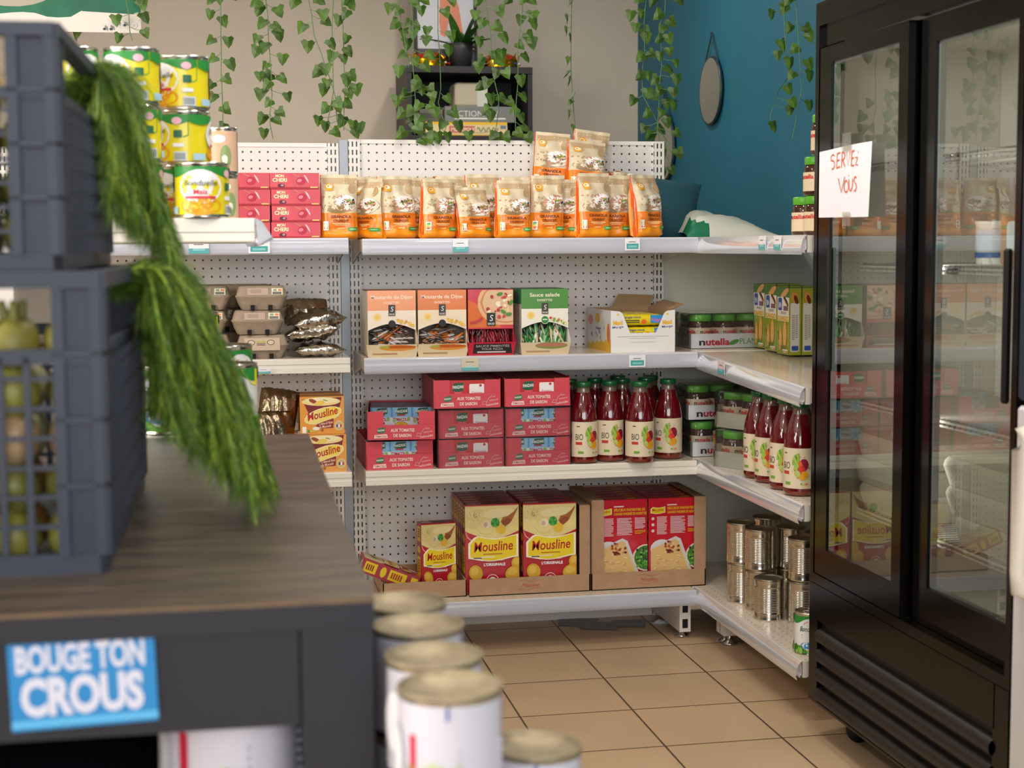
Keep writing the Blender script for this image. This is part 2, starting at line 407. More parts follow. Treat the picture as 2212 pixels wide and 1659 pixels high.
# ============================================================ room shell
def tile_mat():
    m = bpy.data.materials.new('floor_tiles'); m.use_nodes = True; nt = m.node_tree; b = nt.nodes['Principled BSDF']
    N, L = nt.nodes.new, nt.links.new
    tc = N('ShaderNodeTexCoord'); mp = N('ShaderNodeMapping'); mp.vector_type = 'POINT'
    s = 1/.2968
    mp.inputs['Scale'].default_value = (s, s, 1); mp.inputs['Location'].default_value = (-1.0346*s, -4.3374*s, 0)
    L(tc.outputs['Object'], mp.inputs[0])
    fl = N('ShaderNodeVectorMath'); fl.operation = 'FLOOR'; L(mp.outputs[0], fl.inputs[0])
    fr = N('ShaderNodeVectorMath'); fr.operation = 'FRACTION'; L(mp.outputs[0], fr.inputs[0])
    wn = N('ShaderNodeTexWhiteNoise'); wn.noise_dimensions = '2D'; L(fl.outputs[0], wn.inputs[0])
    sx = N('ShaderNodeSeparateXYZ'); L(fr.outputs[0], sx.inputs[0])
    def M(op, a, b_=None):
        n = N('ShaderNodeMath'); n.operation = op
        for i, v in enumerate((a, b_)):
            if v is None: continue
            if isinstance(v, (int, float)): n.inputs[i].default_value = v
            else: L(v, n.inputs[i])
        return n.outputs[0]
    ex = M('SUBTRACT', .5, M('ABSOLUTE', M('SUBTRACT', sx.outputs[0], .5)))
    ey = M('SUBTRACT', .5, M('ABSOLUTE', M('SUBTRACT', sx.outputs[1], .5)))
    e = M('MINIMUM', ex, ey)
    g = M('LESS_THAN', e, .0085)
    no = N('ShaderNodeTexNoise'); no.inputs['Scale'].default_value = 5; no.inputs['Detail'].default_value = 6
    L(tc.outputs['Object'], no.inputs['Vector'])
    v = M('ADD', M('MULTIPLY', wn.outputs[0], .07), M('MULTIPLY', no.outputs[0], .16))
    v = M('ADD', v, .86)
    sc_ = N('ShaderNodeVectorMath'); sc_.operation = 'SCALE'; sc_.inputs[0].default_value = lin('#c9ac8a')[:3]; L(v, sc_.inputs['Scale'])
    mx = N('ShaderNodeMix'); mx.data_type = 'RGBA'; L(g, mx.inputs[0]); L(sc_.outputs[0], mx.inputs[6]); mx.inputs[7].default_value = lin('#4a3b2e')
    L(mx.outputs[2], b.inputs['Base Color'])
    b.inputs['Roughness'].default_value = .38
    bp = N('ShaderNodeBump'); bp.inputs['Strength'].default_value = .6; bp.inputs['Distance'].default_value = .002
    L(M('MINIMUM', M('MULTIPLY', e, 60), 1), bp.inputs['Height']); L(bp.outputs[0], b.inputs['Normal'])
    return m
XW, YW, XL, YF, ZC = 1.93, 6.9, -3.2, -2.9, 2.7
mb = MB(); mb.box(XL-.1, XW+.1, YF-.1, YW+.1, -.08, 0, tile_mat()); struct('floor', mb)
mb = MB(); mb.box(XL-.1, XW+.1, YF-.1, YW+.1, ZC, ZC+.08, mat('ceiling_paint', '#d8d5cf', .8)); struct('ceiling', mb)
mb = MB(); mb.box(XL-.1, XW+.1, YW, YW+.1, 0, ZC, mat('greige_wall_paint', '#bcb2a4', .75, noise=.02, nscale=4, bump=.15, bscale=200)); struct('wall_back', mb)
mb = MB(); mb.box(XW, XW+.1, YF, YW, 0, ZC, mat('teal_wall_paint', '#135a70', .6, noise=.03, nscale=3, bump=.15, bscale=200)); struct('wall_right', mb)
mb = MB(); mb.box(XL-.1, XL, YF, .2, 0, ZC, mat('wall_paint', '#b8b0a4', .75)); mb.box(XL-.1, XL, .2, 2.6, 0, .95, mat('wall_paint', '')); mb.box(XL-.1, XL, .2, 2.6, 2.5, ZC, mat('wall_paint', '')); mb.box(XL-.1, XL, 2.6, YW, 0, ZC, mat('wall_paint', '')); struct('wall_left', mb)
mb = MB()
for a in ((XL, -1.9, 0, ZC), (2.5 if False else 1.8, XW, 0, ZC), (-1.9, 1.8, 0, .7), (-1.9, 1.8, 2.6, ZC)):
    mb.box(a[0], a[1], YF-.1, YF, a[2], a[3], mat('wall_paint', ''))
struct('wall_front', mb)
mb = MB(); fm = mat('window_frame_paint', '#c9c9c9', .4)
for x in (-1.9, -.65, .6, 1.75): mb.box(x, x+.05, YF-.07, YF-.02, .7, 2.6, fm)
mb.box(-1.9, 1.8, YF-.07, YF-.02, .7, .75, fm); mb.box(-1.9, 1.8, YF-.07, YF-.02, 2.55, 2.6, fm)
struct('window_1', mb)
mb = MB()
for y in (.2, 1.35, 2.55): mb.box(XL-.07, XL-.02, y, y+.05, .95, 2.5, fm)
mb.box(XL-.07, XL-.02, .2, 2.6, .95, 1.0, fm); mb.box(XL-.07, XL-.02, .2, 2.6, 2.45, 2.5, fm)
struct('window_2', mb)
# ceiling lamps (round recessed fittings)
for i, (x, y) in enumerate(LAMPS):
    mb = MB(); mb.lathe([(.105, ZC), (.105, ZC-.012), (.085, ZC-.016), (.082, ZC-.004)], 28, (0, 0), mat('lamp_ring', '#e9e9e9', .4))
    mb.lathe([(.001, ZC-.0035), (.082, ZC-.0035)], 28, (0, 0), mat('lamp_diffuser', '#fff3e0', .5, emis=3))
    o = mb.build('ceiling_lamp', None, (x, y, 0)); tag(o, 'round recessed ceiling lamp with a white rim above the shop floor', 'lamp', 'round recessed ceiling lamps')

# ============================================================ gondola shelving
def gondola(name, label, x0, x1, y, ztop, feet=True, yfront=4.40):
    t = thing(name, label, 'shelving', (x0, y, 0))
    w = x1-x0
    mb = MB(); mb.box(.035, w-.035, 0, .018, .12, ztop-.012, M_peg); mb.box(.035, w-.035, -.004, .022, ztop-.012, ztop, M_white)
    mb.build('back_panel', t)
    for xa in (0, w-.035):
        mb = MB(); mb.T = Matrix.Translation((0, 0, 0))
        mb.box(0, .035, -.008, .03, 0, ztop, M_white, front=M_slot)
        mb.build('upright', t, (xa, 0, 0))
    mb = MB(); mb.box(.035, w-.035, 0, .012, .0, .12, M_white); mb.build('kick_plate', t)
    if feet:
        for xa in (.0, w-.04):
            mb = MB()
            mb.box(0, .035, yfront-y, 0, .022, .125, M_white)
            for k in (.034, .082): mb.box(.009, .026, yfront-y-.001, yfront-y+.01, k, k+.028, M_dark)
            mb.lathe([(.008, .022), (.008, .014), (.022, .007), (.024, .001), (.001, .001)], 16, (.0175, yfront-y+.04), M_chrome)
            mb.build('base_foot', t, (xa, 0, 0))
    return t
def shelf(name, label, x0, x1, y0, y1, z, top=None, thick=.042, rail=True, ends=True, plain=False, group=None):
    """shelf board whose front edge runs along y0; rail is the clear price holder"""
    t = thing(name, label, 'shelf', (x0, y0, z), 0, group)
    w, d = x1-x0, y1-y0
    mb = MB()
    mb.box(0, w, 0, d, -.004, 0, M_cream, top=top or M_shelf)
    mb.box(0, w, 0, .012, -thick, -.004, M_cream)
    mb.box(0, w, d-.012, d, -.03, -.004, M_cream)
    mb.build('board', t)
    if ends:
        for xa in (.001, w-.0045):
            mb = MB()
            mb.face([(xa, .012, -.004), (xa, d, -.004), (xa, d, -.075), (xa, .25*d, -.036), (xa, .012, -.036)], M_white)
            mb.face([(xa+.0035, .012, -.004), (xa+.0035, d, -.004), (xa+.0035, d, -.075), (xa+.0035, .25*d, -.036), (xa+.0035, .012, -.036)], M_white)
            mb.build('bracket', t)
    mb = MB(); e = .0
    prof = [(-.0015, .001), (-.0045, -.001), (-.0045, -.006), (-.0025, -.008), (-.0025, -.031), (-.0055, -.033), (-.0055, -.039), (-.002, -thick-.001)]
    if plain:
        prof = [(-.001, 0), (-.004, -.003), (-.004, -.016), (-.002, -.018), (-.002, -.024), (-.004, -.026), (-.004, -.041), (-.001, -thick-.001)]
    mb.grid([[(k*w/6, p[0], p[1]) for k in range(7)] for p in prof], M_cream if plain else M_lip, False)
    mb.build('front_lip' if plain else 'price_rail', t)
    if rail and not plain:
        mb = MB(); mb.grid([[(k*w/8, -.0075, -.002) for k in range(9)], [(k*w/8, -.0115, -.012) for k in range(9)], [(k*w/8, -.0125, -.036) for k in range(9)], [(k*w/8, -.0085, -.045) for k in range(9)]], M_lipclear, True)
        mb.build('clear_strip', t)
    return t
def price_tag(x, y, z, label, w=.045, h=.036, teal=.4, col='#e8e6ea', rz=0, tilt=0, inset=False):
    mb = MB(); mb.box(-w/2, w/2, 0, .0012, 0, h, ink(col))
    d = Dec.flat(mb, (-w/2, 0, 0), (1, 0, 0), (0, 0, 1))
    if inset: d.rect(w*.1, h*.12, w*.9, h*.55, ink('#3f9fa0'))
    else: d.rect(0, 0, w, h*teal, ink('#58a9ad'))
    d.bars(w*.25, h*.62, w*.72, h*.72, 1, ink('#55575a')); d.bars(w*.2, h*.2, w*.8, h*.38, 2, ink('#a9dcdc'))
    o = mb.build('price_tag', None, (x, y, z)); o.rotation_euler = (tilt, 0, rz)
    return tag(o, label, 'price tag')

gondola('wall_gondola', 'white punched metal gondola behind the granola bags and the tomato sauce trays', .405, 1.405, 4.72, 1.527)
gondola('wall_gondola', 'white punched metal gondola behind the egg cartons and the chocolate boxes', -.625, .375, 4.72, 1.515, yfront=4.40)
mb = MB(); mb.box(0, .026, -.002, .022, 0, 1.525, mat('grey_joint', '#8f9499', .4, .6)); o = mb.build('joint_strip', None, (.377, 4.715, 0)); tag(o, 'narrow grey metal strip between the two punched gondolas', 'strip')
Y0 = 4.36
ZT, Z2, Z3, Z4 = 1.222, .882, .556, .160
for z, lab, top, pl in ((ZT, 'top white shelf carrying the row of granola bags', None, False), (Z2, 'white shelf carrying the sauce sachet dispensers and the snack carton', None, False),
                        (Z3, 'cream shelf carrying the red tomato trays and the row of juice bottles', None, True), (Z4, 'bottom shelf carrying the cardboard cases of red puree boxes', M_perf, False)):
    shelf('gondola_shelf', lab, .41, 1.403, Y0, 4.712, z, top, plain=pl)
for z, lab, pl in ((ZT, 'top white shelf carrying the red chocolate boxes', False), (Z2, 'white shelf carrying the egg cartons and the foil packs', True), (Z3-.003, 'lower white shelf carrying the orange puree boxes', True)):
    shelf('gondola_shelf', lab, -.62, .37, Y0, 4.712, z+.003, None, plain=pl)

def side_shelf(name, label, z0, z1, top, thick=.042, x=1.42, clear=True):
    """shelf of the right-hand gondola: its front edge runs along the aisle (y)"""
    ya, yb = 3.54, 4.405
    t = thing(name, label, 'shelf', (x, ya, z0)); t.rotation_euler = (math.atan2(z1-z0, yb-ya), 0, 0)
    L_, d = yb-ya, .44
    mb = MB(); mb.box(0, d, 0, L_, -.004, 0, M_cream, top=top); mb.box(0, .012, 0, L_, -thick, -.004, M_cream); mb.build('board', t)
    for y in (.001, L_-.005):
        mb = MB(); mb.box(.012, d, y, y+.004, -.04, -.004, M_white); mb.build('bracket', t)
    mb = MB(); mb.grid([[(p[0], k*L_/6, p[1]) for k in range(7)] for p in [(-.002, .001), (-.006, -.002), (-.006, -.008), (-.003, -.01), (-.003, -.034), (-.007, -.036), (-.007, -.042), (-.002, -thick-.002)]][::-1], M_lip, False)
    mb.build('price_rail', t)
    mb = MB(); mb.grid([[(p[0], k*L_/8-.004, p[1]) for k in range(9)] for p in [(-.009, -.001), (-.016, -.014), (-.02, -.036), (-.016, -.047)]][::-1], M_lipclear, True)
    mb.build('clear_strip', t)
    return t
side_shelf('side_shelf', 'top shelf of the right side run, under the white bag and the jars', 1.222, 1.222, M_shelf)
side_shelf('side_shelf', 'sagging shelf of the right side run, under the biscuit boxes', .848, .879, M_shelf)
side_shelf('side_shelf', 'shelf of the right side run, under the four juice bottles', .556, .556, M_perfr)
side_shelf('side_shelf', 'perforated bottom shelf of the right side run, under the bare tins', .160, .160, M_perfr)
# corner boards behind the junction
for z, lab in ((1.221, 'cream corner board at top shelf height in the corner of the two shelf runs'), (.8815, 'cream corner board under the shrink wrapped spread jars'), (.5555, 'cream corner board at the level of the juice bottles'), (.1595, 'cream corner board at the bottom in the corner behind the cardboard case')):
    mb = MB(); mb.box(1.408, 1.86, 4.41, 4.745, z-.012, z, M_cream, top=M_shelf); tag(mb.build('corner_board'), lab, 'shelf board')
mb = MB(); mb.box(1.41, 1.925, 4.75, 4.768, .03, 1.2, mat('cream_panel', '#dedccb', .55, noise=.02, nscale=5)); CPN = mb.build('corner_panel')
t = thing('side_gondola', 'white metal back and feet of the right hand shelf run by the teal wall', 'shelving', (1.87, 3.54, 0))
mb = MB(); mb.box(0, .018, 0, .87, .03, 1.2, mat('cream_panel', '')); mb.build('back_panel', t); CPN.parent = t; CPN.location = (-1.87, -3.54, 0); CPN['label'] = 'smooth cream corner panel'
for y in (0.0, .832):
    mb = MB(); mb.box(-.006, .03, y, y+.033, 0, 1.21, M_white); mb.build('upright', t)
    yy = y if y else .80
    mb = MB(); mb.box(-.40, 0, yy-.045, yy-.01, .03, .125, M_white)
    mb.lathe([(.008, .03), (.008, .016), (.022, .007), (.024, .001), (.001, .001)], 16, (-.375, yy-.028), M_chrome); mb.build('base_foot', t)

price_tag(.69, 4.345, 1.184, 'paper price tag with teal foot under the granola, left of centre')
price_tag(1.20, 4.345, 1.185, 'white framed teal price tag under the right end of the granola', inset=True)
price_tag(.715, 4.345, .842, 'yellowed price tag under the pizza sauce dispenser', w=.05, col='#cfc3a8', teal=.25)
price_tag(1.215, 4.345, .842, 'white and teal price tag below the snack carton', inset=True, w=.05)
price_tag(-.045, 4.345, 1.184, 'teal price tag on the left top shelf, further left one', w=.055)
price_tag(.12, 4.345, 1.184, 'teal price tag on the left top shelf, nearer the gondola joint', w=.06, inset=True)
price_tag(.125, 4.345, .846, 'small teal price tag under the egg cartons', w=.04, h=.016)
for y, lab in ((3.69, 'white price tag on the sloping top rail, nearest the fridge'), (3.80, 'white price tag on the sloping top rail, second from the fridge')):
    price_tag(1.398, y, 1.186, lab, w=.05, rz=-PI/2)
price_tag(1.397, 4.12, .835, 'faded pink price tag on the sagging side shelf rail', w=.06, rz=-PI/2, col='#e2cfd0')
# ============================================================ products on the top shelf
FRONT = lambda w, h=0: dict(org=(-w/2, 0, 0), ux=(1, 0, 0), uy=(0, 0, 1))
def front(mb, w, **k):
    q = Dec.flat(mb, (-w/2, 0, 0), (1, 0, 0), (0, 0, 1), **k); f0 = q.fn
    q.fn = lambda u, v, o: f0(min(max(u, 0), w), max(v, 0), o)      # prints stop at the box edges
    return q
def leftside(mb, w, d, **k): return Dec.flat(mb, (-w/2, d, 0), (0, -1, 0), (0, 0, 1), **k)
# --- chocolate box
def choc():
    w, h, d = .138, .0455, .22; mb = MB()
    R = ink('#cf1f33', .3, .12)
    mb.box(-w/2, w/2, 0, d, 0, h, R, top=ink('#d81a28', .3, .1))
    q = front(mb, w)
    q.poly([(w*.5, 0), (w, 0), (w, h), (w*.38, h)], ink('#c21b30', .3, .12))
    q.rect(0, 0, w, h*.13, ink('#a51226')); 
    q.ell(w*.63, h*.5, w*.1, h*.26, ink('#b21a3c'), .25); q.ell(w*.6, h*.53, w*.05, h*.1, ink('#f0788c'), .3)
    q.ell(w*.73, h*.62, w*.035, h*.3, ink('#f6b8c4'), .5, 12, -1.3, 1.5)
    q.line([(w*.48, h*.97), (w*.52, h*.88), (w*.6, h*.76)], .0012, ink('#b7a24c'))
    q.ell(w*.23, h*.22, w*.075, h*.13, ink('#5b1226')); q.ell(w*.25, h*.24, w*.03, h*.07, ink('#b98294'))
    c = ink('#f7e6b4'); q.txt('MON', w*.2, h*.74, h*.17, c, w*.17, bold=.03); q.txt('CHERI', w*.2, h*.46, h*.22, c, w*.29, bold=.035)
    q.rect(w*.82, h*.08, w*.97, h*.15, ink('#e9c56f'))
    return mb.build('chocolate_box')
K = Kind(choc(), 'chocolate box', 'red chocolate boxes')
names = ['bottom', 'second from the bottom', 'third from the bottom', 'top']
for c, cx in enumerate((.2265, .087)):
    for i in range(4):
        K.place((cx+rnd.uniform(-.003, .003), 4.385+rnd.uniform(0, .004), ZT+.003+i*.0462), 'red chocolate box, %s in the stack %s' % (names[i], ('touching the granola bags', 'partly behind the yellow corn cans')[c]))

# --- granola bag
M_bagc = mat('granola_bag_cream', '#d6c6a8', .38, 0, .12, noise=.1, nscale=18, bump=.5, bscale=45)
M_bago = mat('granola_bag_orange', '#ef9518', .3, 0, .2, noise=.06, nscale=12, bump=.6, bscale=40)
M_bagside = mat('granola_window', '#a57b4e', .35, 0, .2, noise=.25, nscale=90, bump=.5, bscale=90)
M_bagedge = mat('granola_bag_edge', '#e0571c', .35, 0, .2)
def granola(seed, lean=0):
    rg = random.Random(seed); H, A, B = .188, .054, .031
    ph = [rg.uniform(0, 6) for _ in range(6)]; amp = rg.uniform(1.4, 2.1)
    def prof(z):
        t = z/H
        b = B*min(1, (t/.04)**.5 if t < .04 else 1)*(1 if t < .62 else max(.03, 1-((t-.62)/.36)**1.25))
        a = A*(.97+.03*math.sin(t*6+ph[0]))
        if t < .03: a *= .93+.07*t/.03
        return a, b
    def wr(u, z):
        return amp*(.0017*math.sin(u*70+z*60+ph[1])*math.sin(z*90+ph[2])+.0013*math.sin(z*140-u*50+ph[3])+.0011*math.sin(u*150+ph[4]+z*30))
    def frontpt(u, z, o=0):
        z = max(0, min(H, z)); a, b = prof(z); q = min(1, abs(u)/a)
        y = -b*(1-q**5)**.35
        return Vector((u+lean*z*.4, y+wr(u, z)*(1-q**4)*(1 if z > .01 else 0)-o+lean*.0, z))
    mb = MB(); NZ, NU = 22, 14
    us = [-1+2*k/NU for k in range(NU+1)]
    rowsF = []
    for i in range(NZ+1):
        z = H*i/NZ; a, b = prof(z)
        rowsF.append([frontpt(a*.985*u, z) for u in us])
    zi = lambda i: H*(i+.5)/NZ
    mb.grid(rowsF, M_bagc, True, False, lambda i, j: M_bago if zi(i) < .073 else M_bagc)
    # back
    rowsB = []
    for i in range(NZ+1):
        z = H*i/NZ; a, b = prof(z)
        rowsB.append([Vector((a*.985*u+lean*z*.4, b*(1-min(1, abs(u*.985))**5)**.35, z)) for u in us[::-1]])
    mb.grid(rowsB, M_bago, True, False, lambda i, j: M_bago if zi(i) < .073 else M_bagc)
    # gussets folded inwards
    for sgn in (-1, 1):
        rows = []
        for i in range(NZ+1):
            z = H*i/NZ; a, b = prof(z); r = []
            for k in range(5):
                t = k/4; f = rowsF[i][0 if sgn < 0 else -1]; g = rowsB[i][-1 if sgn < 0 else 0]
                p = f.lerp(g, t); p = p+Vector((-sgn*.010*math.sin(PI*t)*(1 if .08 < z/H else .2), 0, 0)); r.append(p)
            rows.append(r)
        mb.grid(rows, M_bagside, True, False, lambda i, j: M_bago if zi(i) < .035 or j in (0, 3) and zi(i) > .02 else M_bagside)
    mb.face([rowsF[0][k] for k in range(NU+1)]+[rowsB[0][k] for k in range(NU+1)], M_bago)
    d = Dec(mb, frontpt, start=.0003, curved=True)
    d.rect(-.053, .030, .053, .075, ink('#ea7d27', .3, .3), (12, 6))
    d.rect(-.053, .16, .053, .178, ink('#bfa27e'), (12, 2)); d.rect(-.0535, .0, -.0505, .186, ink('#e0571c'), (1, 14)); 
    d.ell(-.004, .093, .04, .018, ink('#a08560'), 0); d.ell(-.028, .1, .02, .02, ink('#d9cbb0'))
    d.ell(.017, .104, .035, .0255, ink('#b98a72')); d.ell(.017, .1045, .034, .0245, ink('#efe6df')); d.ell(.018, .109, .030, .016, ink('#fbf6f0'))
    for k in range(30):
        a, r = rg.uniform(0, 6.28), rg.uniform(0, 1)**.5
        x, y = .025+.02*r*math.cos(a), .109+.0095*r*math.sin(a)
        d.ell(x, y, rg.uniform(.002, .004), rg.uniform(.0013, .0026), ink(rg.choice(['#27335c', '#2d3a66', '#d58a5c', '#e0a06f', '#c9794a', '#d58a5c', '#4f8a36'])), rg.uniform(0, 3), 8)
    d.ell(.026, .112, .007, .0025, ink('#5fa03c'), .3, 8)
    for k in range(8): d.ell(rg.uniform(-.045, -.01), rg.uniform(.092, .125), .003, .002, ink(rg.choice(['#c58b4d', '#d3a564', '#b98a56'])), rg.uniform(0, 3), 6)
    d.ell(.036, .147, .01, .014, ink('#b99a72')); 
    d.ell(-.028, .153, .0125, .0095, ink('#eba327')); d.ell(-.028, .1535, .009, .006, ink('#fff6e2')); d.ell(-.028, .144, .011, .0035, ink('#eba327')); d.ell(-.031, .1535, .003, .003, ink('#eba327'))
    d.txt('GRANOLA', .004, .062, .0078, ink('#6e3414'), .058, bold=.03); d.txt('CRUNCHY', .004, .0505, .0068, ink('#6e3414'), .044, bold=.03)
    d.rect(-.02, .044, .028, .0465, ink('#ffd9a0')); d.rect(-.014, .04, .02, .042, ink('#ffd9a0')); d.rect(-.006, .03, .014, .0335, ink('#f9c070'))
    d.rect(-.046, .026, -.032, .052, ink('#f1ede6'), (2, 3))
    for k, c in enumerate(('#3c9a57', '#8cc152', '#e9cf3b', '#ee8a2c', '#dd4a32')): d.rect(-.0445+(.0 if k else 0), .045-k*.004, -.0345, .0488-k*.004, ink(c), (1, 1))
    d.rect(.024, .024, .0515, .0345, ink('#3c9c4a'), (4, 2)); d.rect(.028, .028, .047, .0305, ink('#bfe3b4'), (4, 1))
    return mb.build('granola_bag')
protos = [granola(3, .02), granola(8, .11), granola(15, -.10)]
kinds = [Kind(p, 'granola bag', 'orange granola bags') for p in protos]
BAGS = [ # x, y, z, rz, tilt, scale z, label, kind
 (.349, 4.42, 0, .0, 0, .98, 'orange and cream granola bag beside the red chocolate boxes', 0),
 (.425, 4.50, 0, .05, 0, .97, 'granola bag set back between the bag by the chocolate boxes and a turned bag', 1),
 (.448, 4.435, 0, -.9, 0, .92, 'granola bag turned sideways so its narrow brown side shows, left part of the row', 2),
 (.520, 4.43, 0, .16, -.03, .965, 'granola bag with a creased bottom, first full front right of the turned bag', 2),
 (.634, 4.43, 0, .26, -.03, .92, 'granola bag with a dark gusset on its left, between creased and slumped bags' , 1),
 (.745, 4.44, 0, .24, -.10, .80, 'short slumped granola bag above the teal price tag', 2),
 (.857, 4.425, 0, .1, 0, .90, 'granola bag printed low with its bowl, right of the slumped short bag', 0),
 (.960, 4.45, 0, .04, 0, .985, 'granola bag with a round orange logo, below the two piled bags', 1),
 (1.035, 4.49, 0, -.65, 0, .93, 'granola bag turned so its gusset shows, under the piled bags', 2),
 (1.102, 4.44, 0, .2, 0, 1.02, 'tall granola bag above the white framed price tag, left one of two', 0),
 (1.175, 4.50, 0, .05, 0, 1.0, 'granola bag half hidden behind the last two front bags', 1),
 (1.272, 4.45, 0, .48, -.05, 1.0, 'granola bag at the right end of the row showing its brown left side', 2)]
for x, y, z, rz, tl, s, lab, k in BAGS:
    kinds[k].place((x, y, ZT), lab, rot=(tl, 0, rz), scale=(1, 1, s))
for x, s, k, w in ((.585, .98, 1, 'the fourth front bag and the creased one'), (.70, 1.0, 0, 'the slumped short bag on its left'), (.80, 1.03, 2, 'the gap right of the slumped bag'), (.895, .99, 1, 'the low printed bag')):
    kinds[k].place((x, 4.575, ZT), 'back row granola bag whose top shows above '+w, rz=rnd.uniform(-.1, .1), scale=(1, 1, s))
for x in (.985, 1.10, 1.225):
    kinds[1].place((x, 4.60, ZT), 'back row granola bag hidden under the piled bags', scale=(1, 1, .72), group='hidden back row granola bags')
kinds[2].place((1.015, 4.635, 1.36), 'topmost granola bag leaning back against the panel, left of the pile', rot=(-.12, .10, -.28), scale=(1.05, .9, 1.0))
kinds[0].place((1.115, 4.59, 1.352), 'upper granola bag piled in front, its bowl tilted, right of the topmost', rot=(-.22, .1, .05), scale=(1.15, 1, .92))
kinds[1].place((1.13, 4.66, 1.375), 'granola bag peeking out behind the pile with only its top seam showing', rot=(-.05, .12, .05), scale=(1.1, .7, .97))
kinds[2].place((1.265, 4.60, 1.36), 'flattened granola bag lying on the row near the right upright', rot=(-.9, .16, .05), scale=(1.0, .8, .55))

# --- cushion and sack on the corner board
mb = MB(); mt = mat('teal_cloth', '#1d4a55', .85, bump=.3, bscale=200)
rows = []
for i in range(15):
    t = i/14; row = []
    for k in range(24):
        a = 2*PI*k/24; cx, cy = math.cos(a), math.sin(a)
        f = 1-.09*abs(math.sin(2*a))
        pw = lambda c: math.copysign(abs(c)**.45, c)
        z = -.5+t; th = (math.cos(PI*(t-.5)))**.5
        row.append((pw(cx)*.10*(1-.14*math.cos(PI*z)), pw(cy)*.045*max(.04, th)*(.25+.75*(1-abs(pw(cx))**3)), .09+z*.18))
    rows.append(row)
mb.grid(rows, mt, True, True); mb.face(rows[0][::-1], mt); mb.face(rows[-1], mt)
o = mb.build('cushion', None, (1.385, 4.60, 1.222)); o.rotation_euler = (-.1, .12, .1); tag(o, 'dark teal cushion standing beside the last granola bag', 'cushion')
mb = MB(); rg = random.Random(5); rows = []
N = 26
top = [(0, .018), (.08, .075), (.2, .088), (.4, .078), (.62, .062), (.72, .052), (.82, .03), (1, .006)]
def lerp_tab(tab, t):
    for (a, b), (c, d) in zip(tab, tab[1:]):
        if t <= c: return b+(d-b)*(t-a)/(c-a)
    return tab[-1][1]
sackm = mat('white_sack', '#cfd0c2', .55, bump=.5, bscale=25); sackg = mat('green_sack', '#14704c', .5)
for i in range(N+1):
    t = i/N; hgt = lerp_tab(top, t); row = []
    for k in range(17):
        a = PI*k/16
        row.append((.30*t+.0, -.11*math.cos(a), max(.001, hgt*math.sin(a)**.7*(1+.09*math.sin(17*t+4*a)*math.cos(9*a+3*t)))))
    rows.append(row)
mb.grid(rows, sackm, True, False, lambda i, j: sackg if (i < 6 and j < 5-i*.7) else sackm)
mb.face([r[0] for r in rows]+[r[-1] for r in rows[::-1]], sackm)
o = mb.build('sack', None, (1.412, 4.60, 1.222)); o.scale = (1.04, 1, .95); tag(o, 'crumpled white and green sack lying on the corner board before the teal wall', 'sack')

# --- spread jars
M_glassjar = mat('jar_glass_brown', '#3d1a10', .08, 0, .8)
M_green = mat('lid_green', '#55a62a', .35); 
def jar(parent_label='jar'):
    t = thing('spread_jar', None, None)
    mb = MB(); r = .037
    mb.lathe([(.001, 0), (r*.93, 0), (r, .006), (r, .05), (r*.97, .07), (r*.86, .082), (r*.82, .084), (r*.82, .09)], 28, (0, 0), M_glassjar); mb.build('glass_jar', t)
    mb = MB(); mb.lathe([(r*.9, .082), (r*.93, .084), (r*.93, .1), (r*.88, .103), (.001, .103)], 28, (0, 0), M_green); mb.build('lid', t)
    mb = MB(); R_ = r+.0004
    mb.lathe([(R_, .012), (R_, .062)], 36, (0, 0), ink('#dcc7a8'))
    d = Dec(mb, lambda u, v, o: Vector((math.sin(u/R_)*(R_+o), -math.cos(u/R_)*(R_+o), v)), curved=True)
    for off in (-.06, .06, 0):
        d.txt('n', off-.0235, .045, .011, ink('#2b2321'), .0075, al='l', bold=.03); d.txt('utella', off-.0145, .045, .011, ink('#cc2a27'), .037, al='l', bold=.03)
    d.ell(.0, .027, .012, .011, ink('#5c9f42')); d.ell(0, .027, .008, .007, ink('#b9d79c')); d.ell(.022, .028, .013, .006, ink('#7a3b20'), .4); d.ell(.02, .02, .013, .004, ink('#d89a54'), .3); d.ell(-.024, .026, .012, .006, ink('#7a3b20'), -.5)
    mb.build('label', t)
    return t
JK = Kind(jar(), 'jar', None)
for i, y in enumerate((3.90, 3.815, 3.73, 3.645)):
    JK.place((1.56, y, 1.2225), 'spread jar in the bottom row on the top side shelf, ' + ('farthest from the fridge', 'second from the far end', 'third from the far end', 'nearest the fridge')[i], rz=.45, scale=(1.06, 1.06, 1.0))
for i, y in enumerate((3.82, 3.735)):
    JK.place((1.56, y, 1.3265), 'spread jar with green lid in the middle row of the little pyramid, %s one' % ('left', 'right')[i], rz=.3, scale=(1.06, 1.06, .98))
JK.place((1.55, 3.745, 1.428), 'topmost spread jar of the pyramid, cut off by the fridge edge', rz=.2)

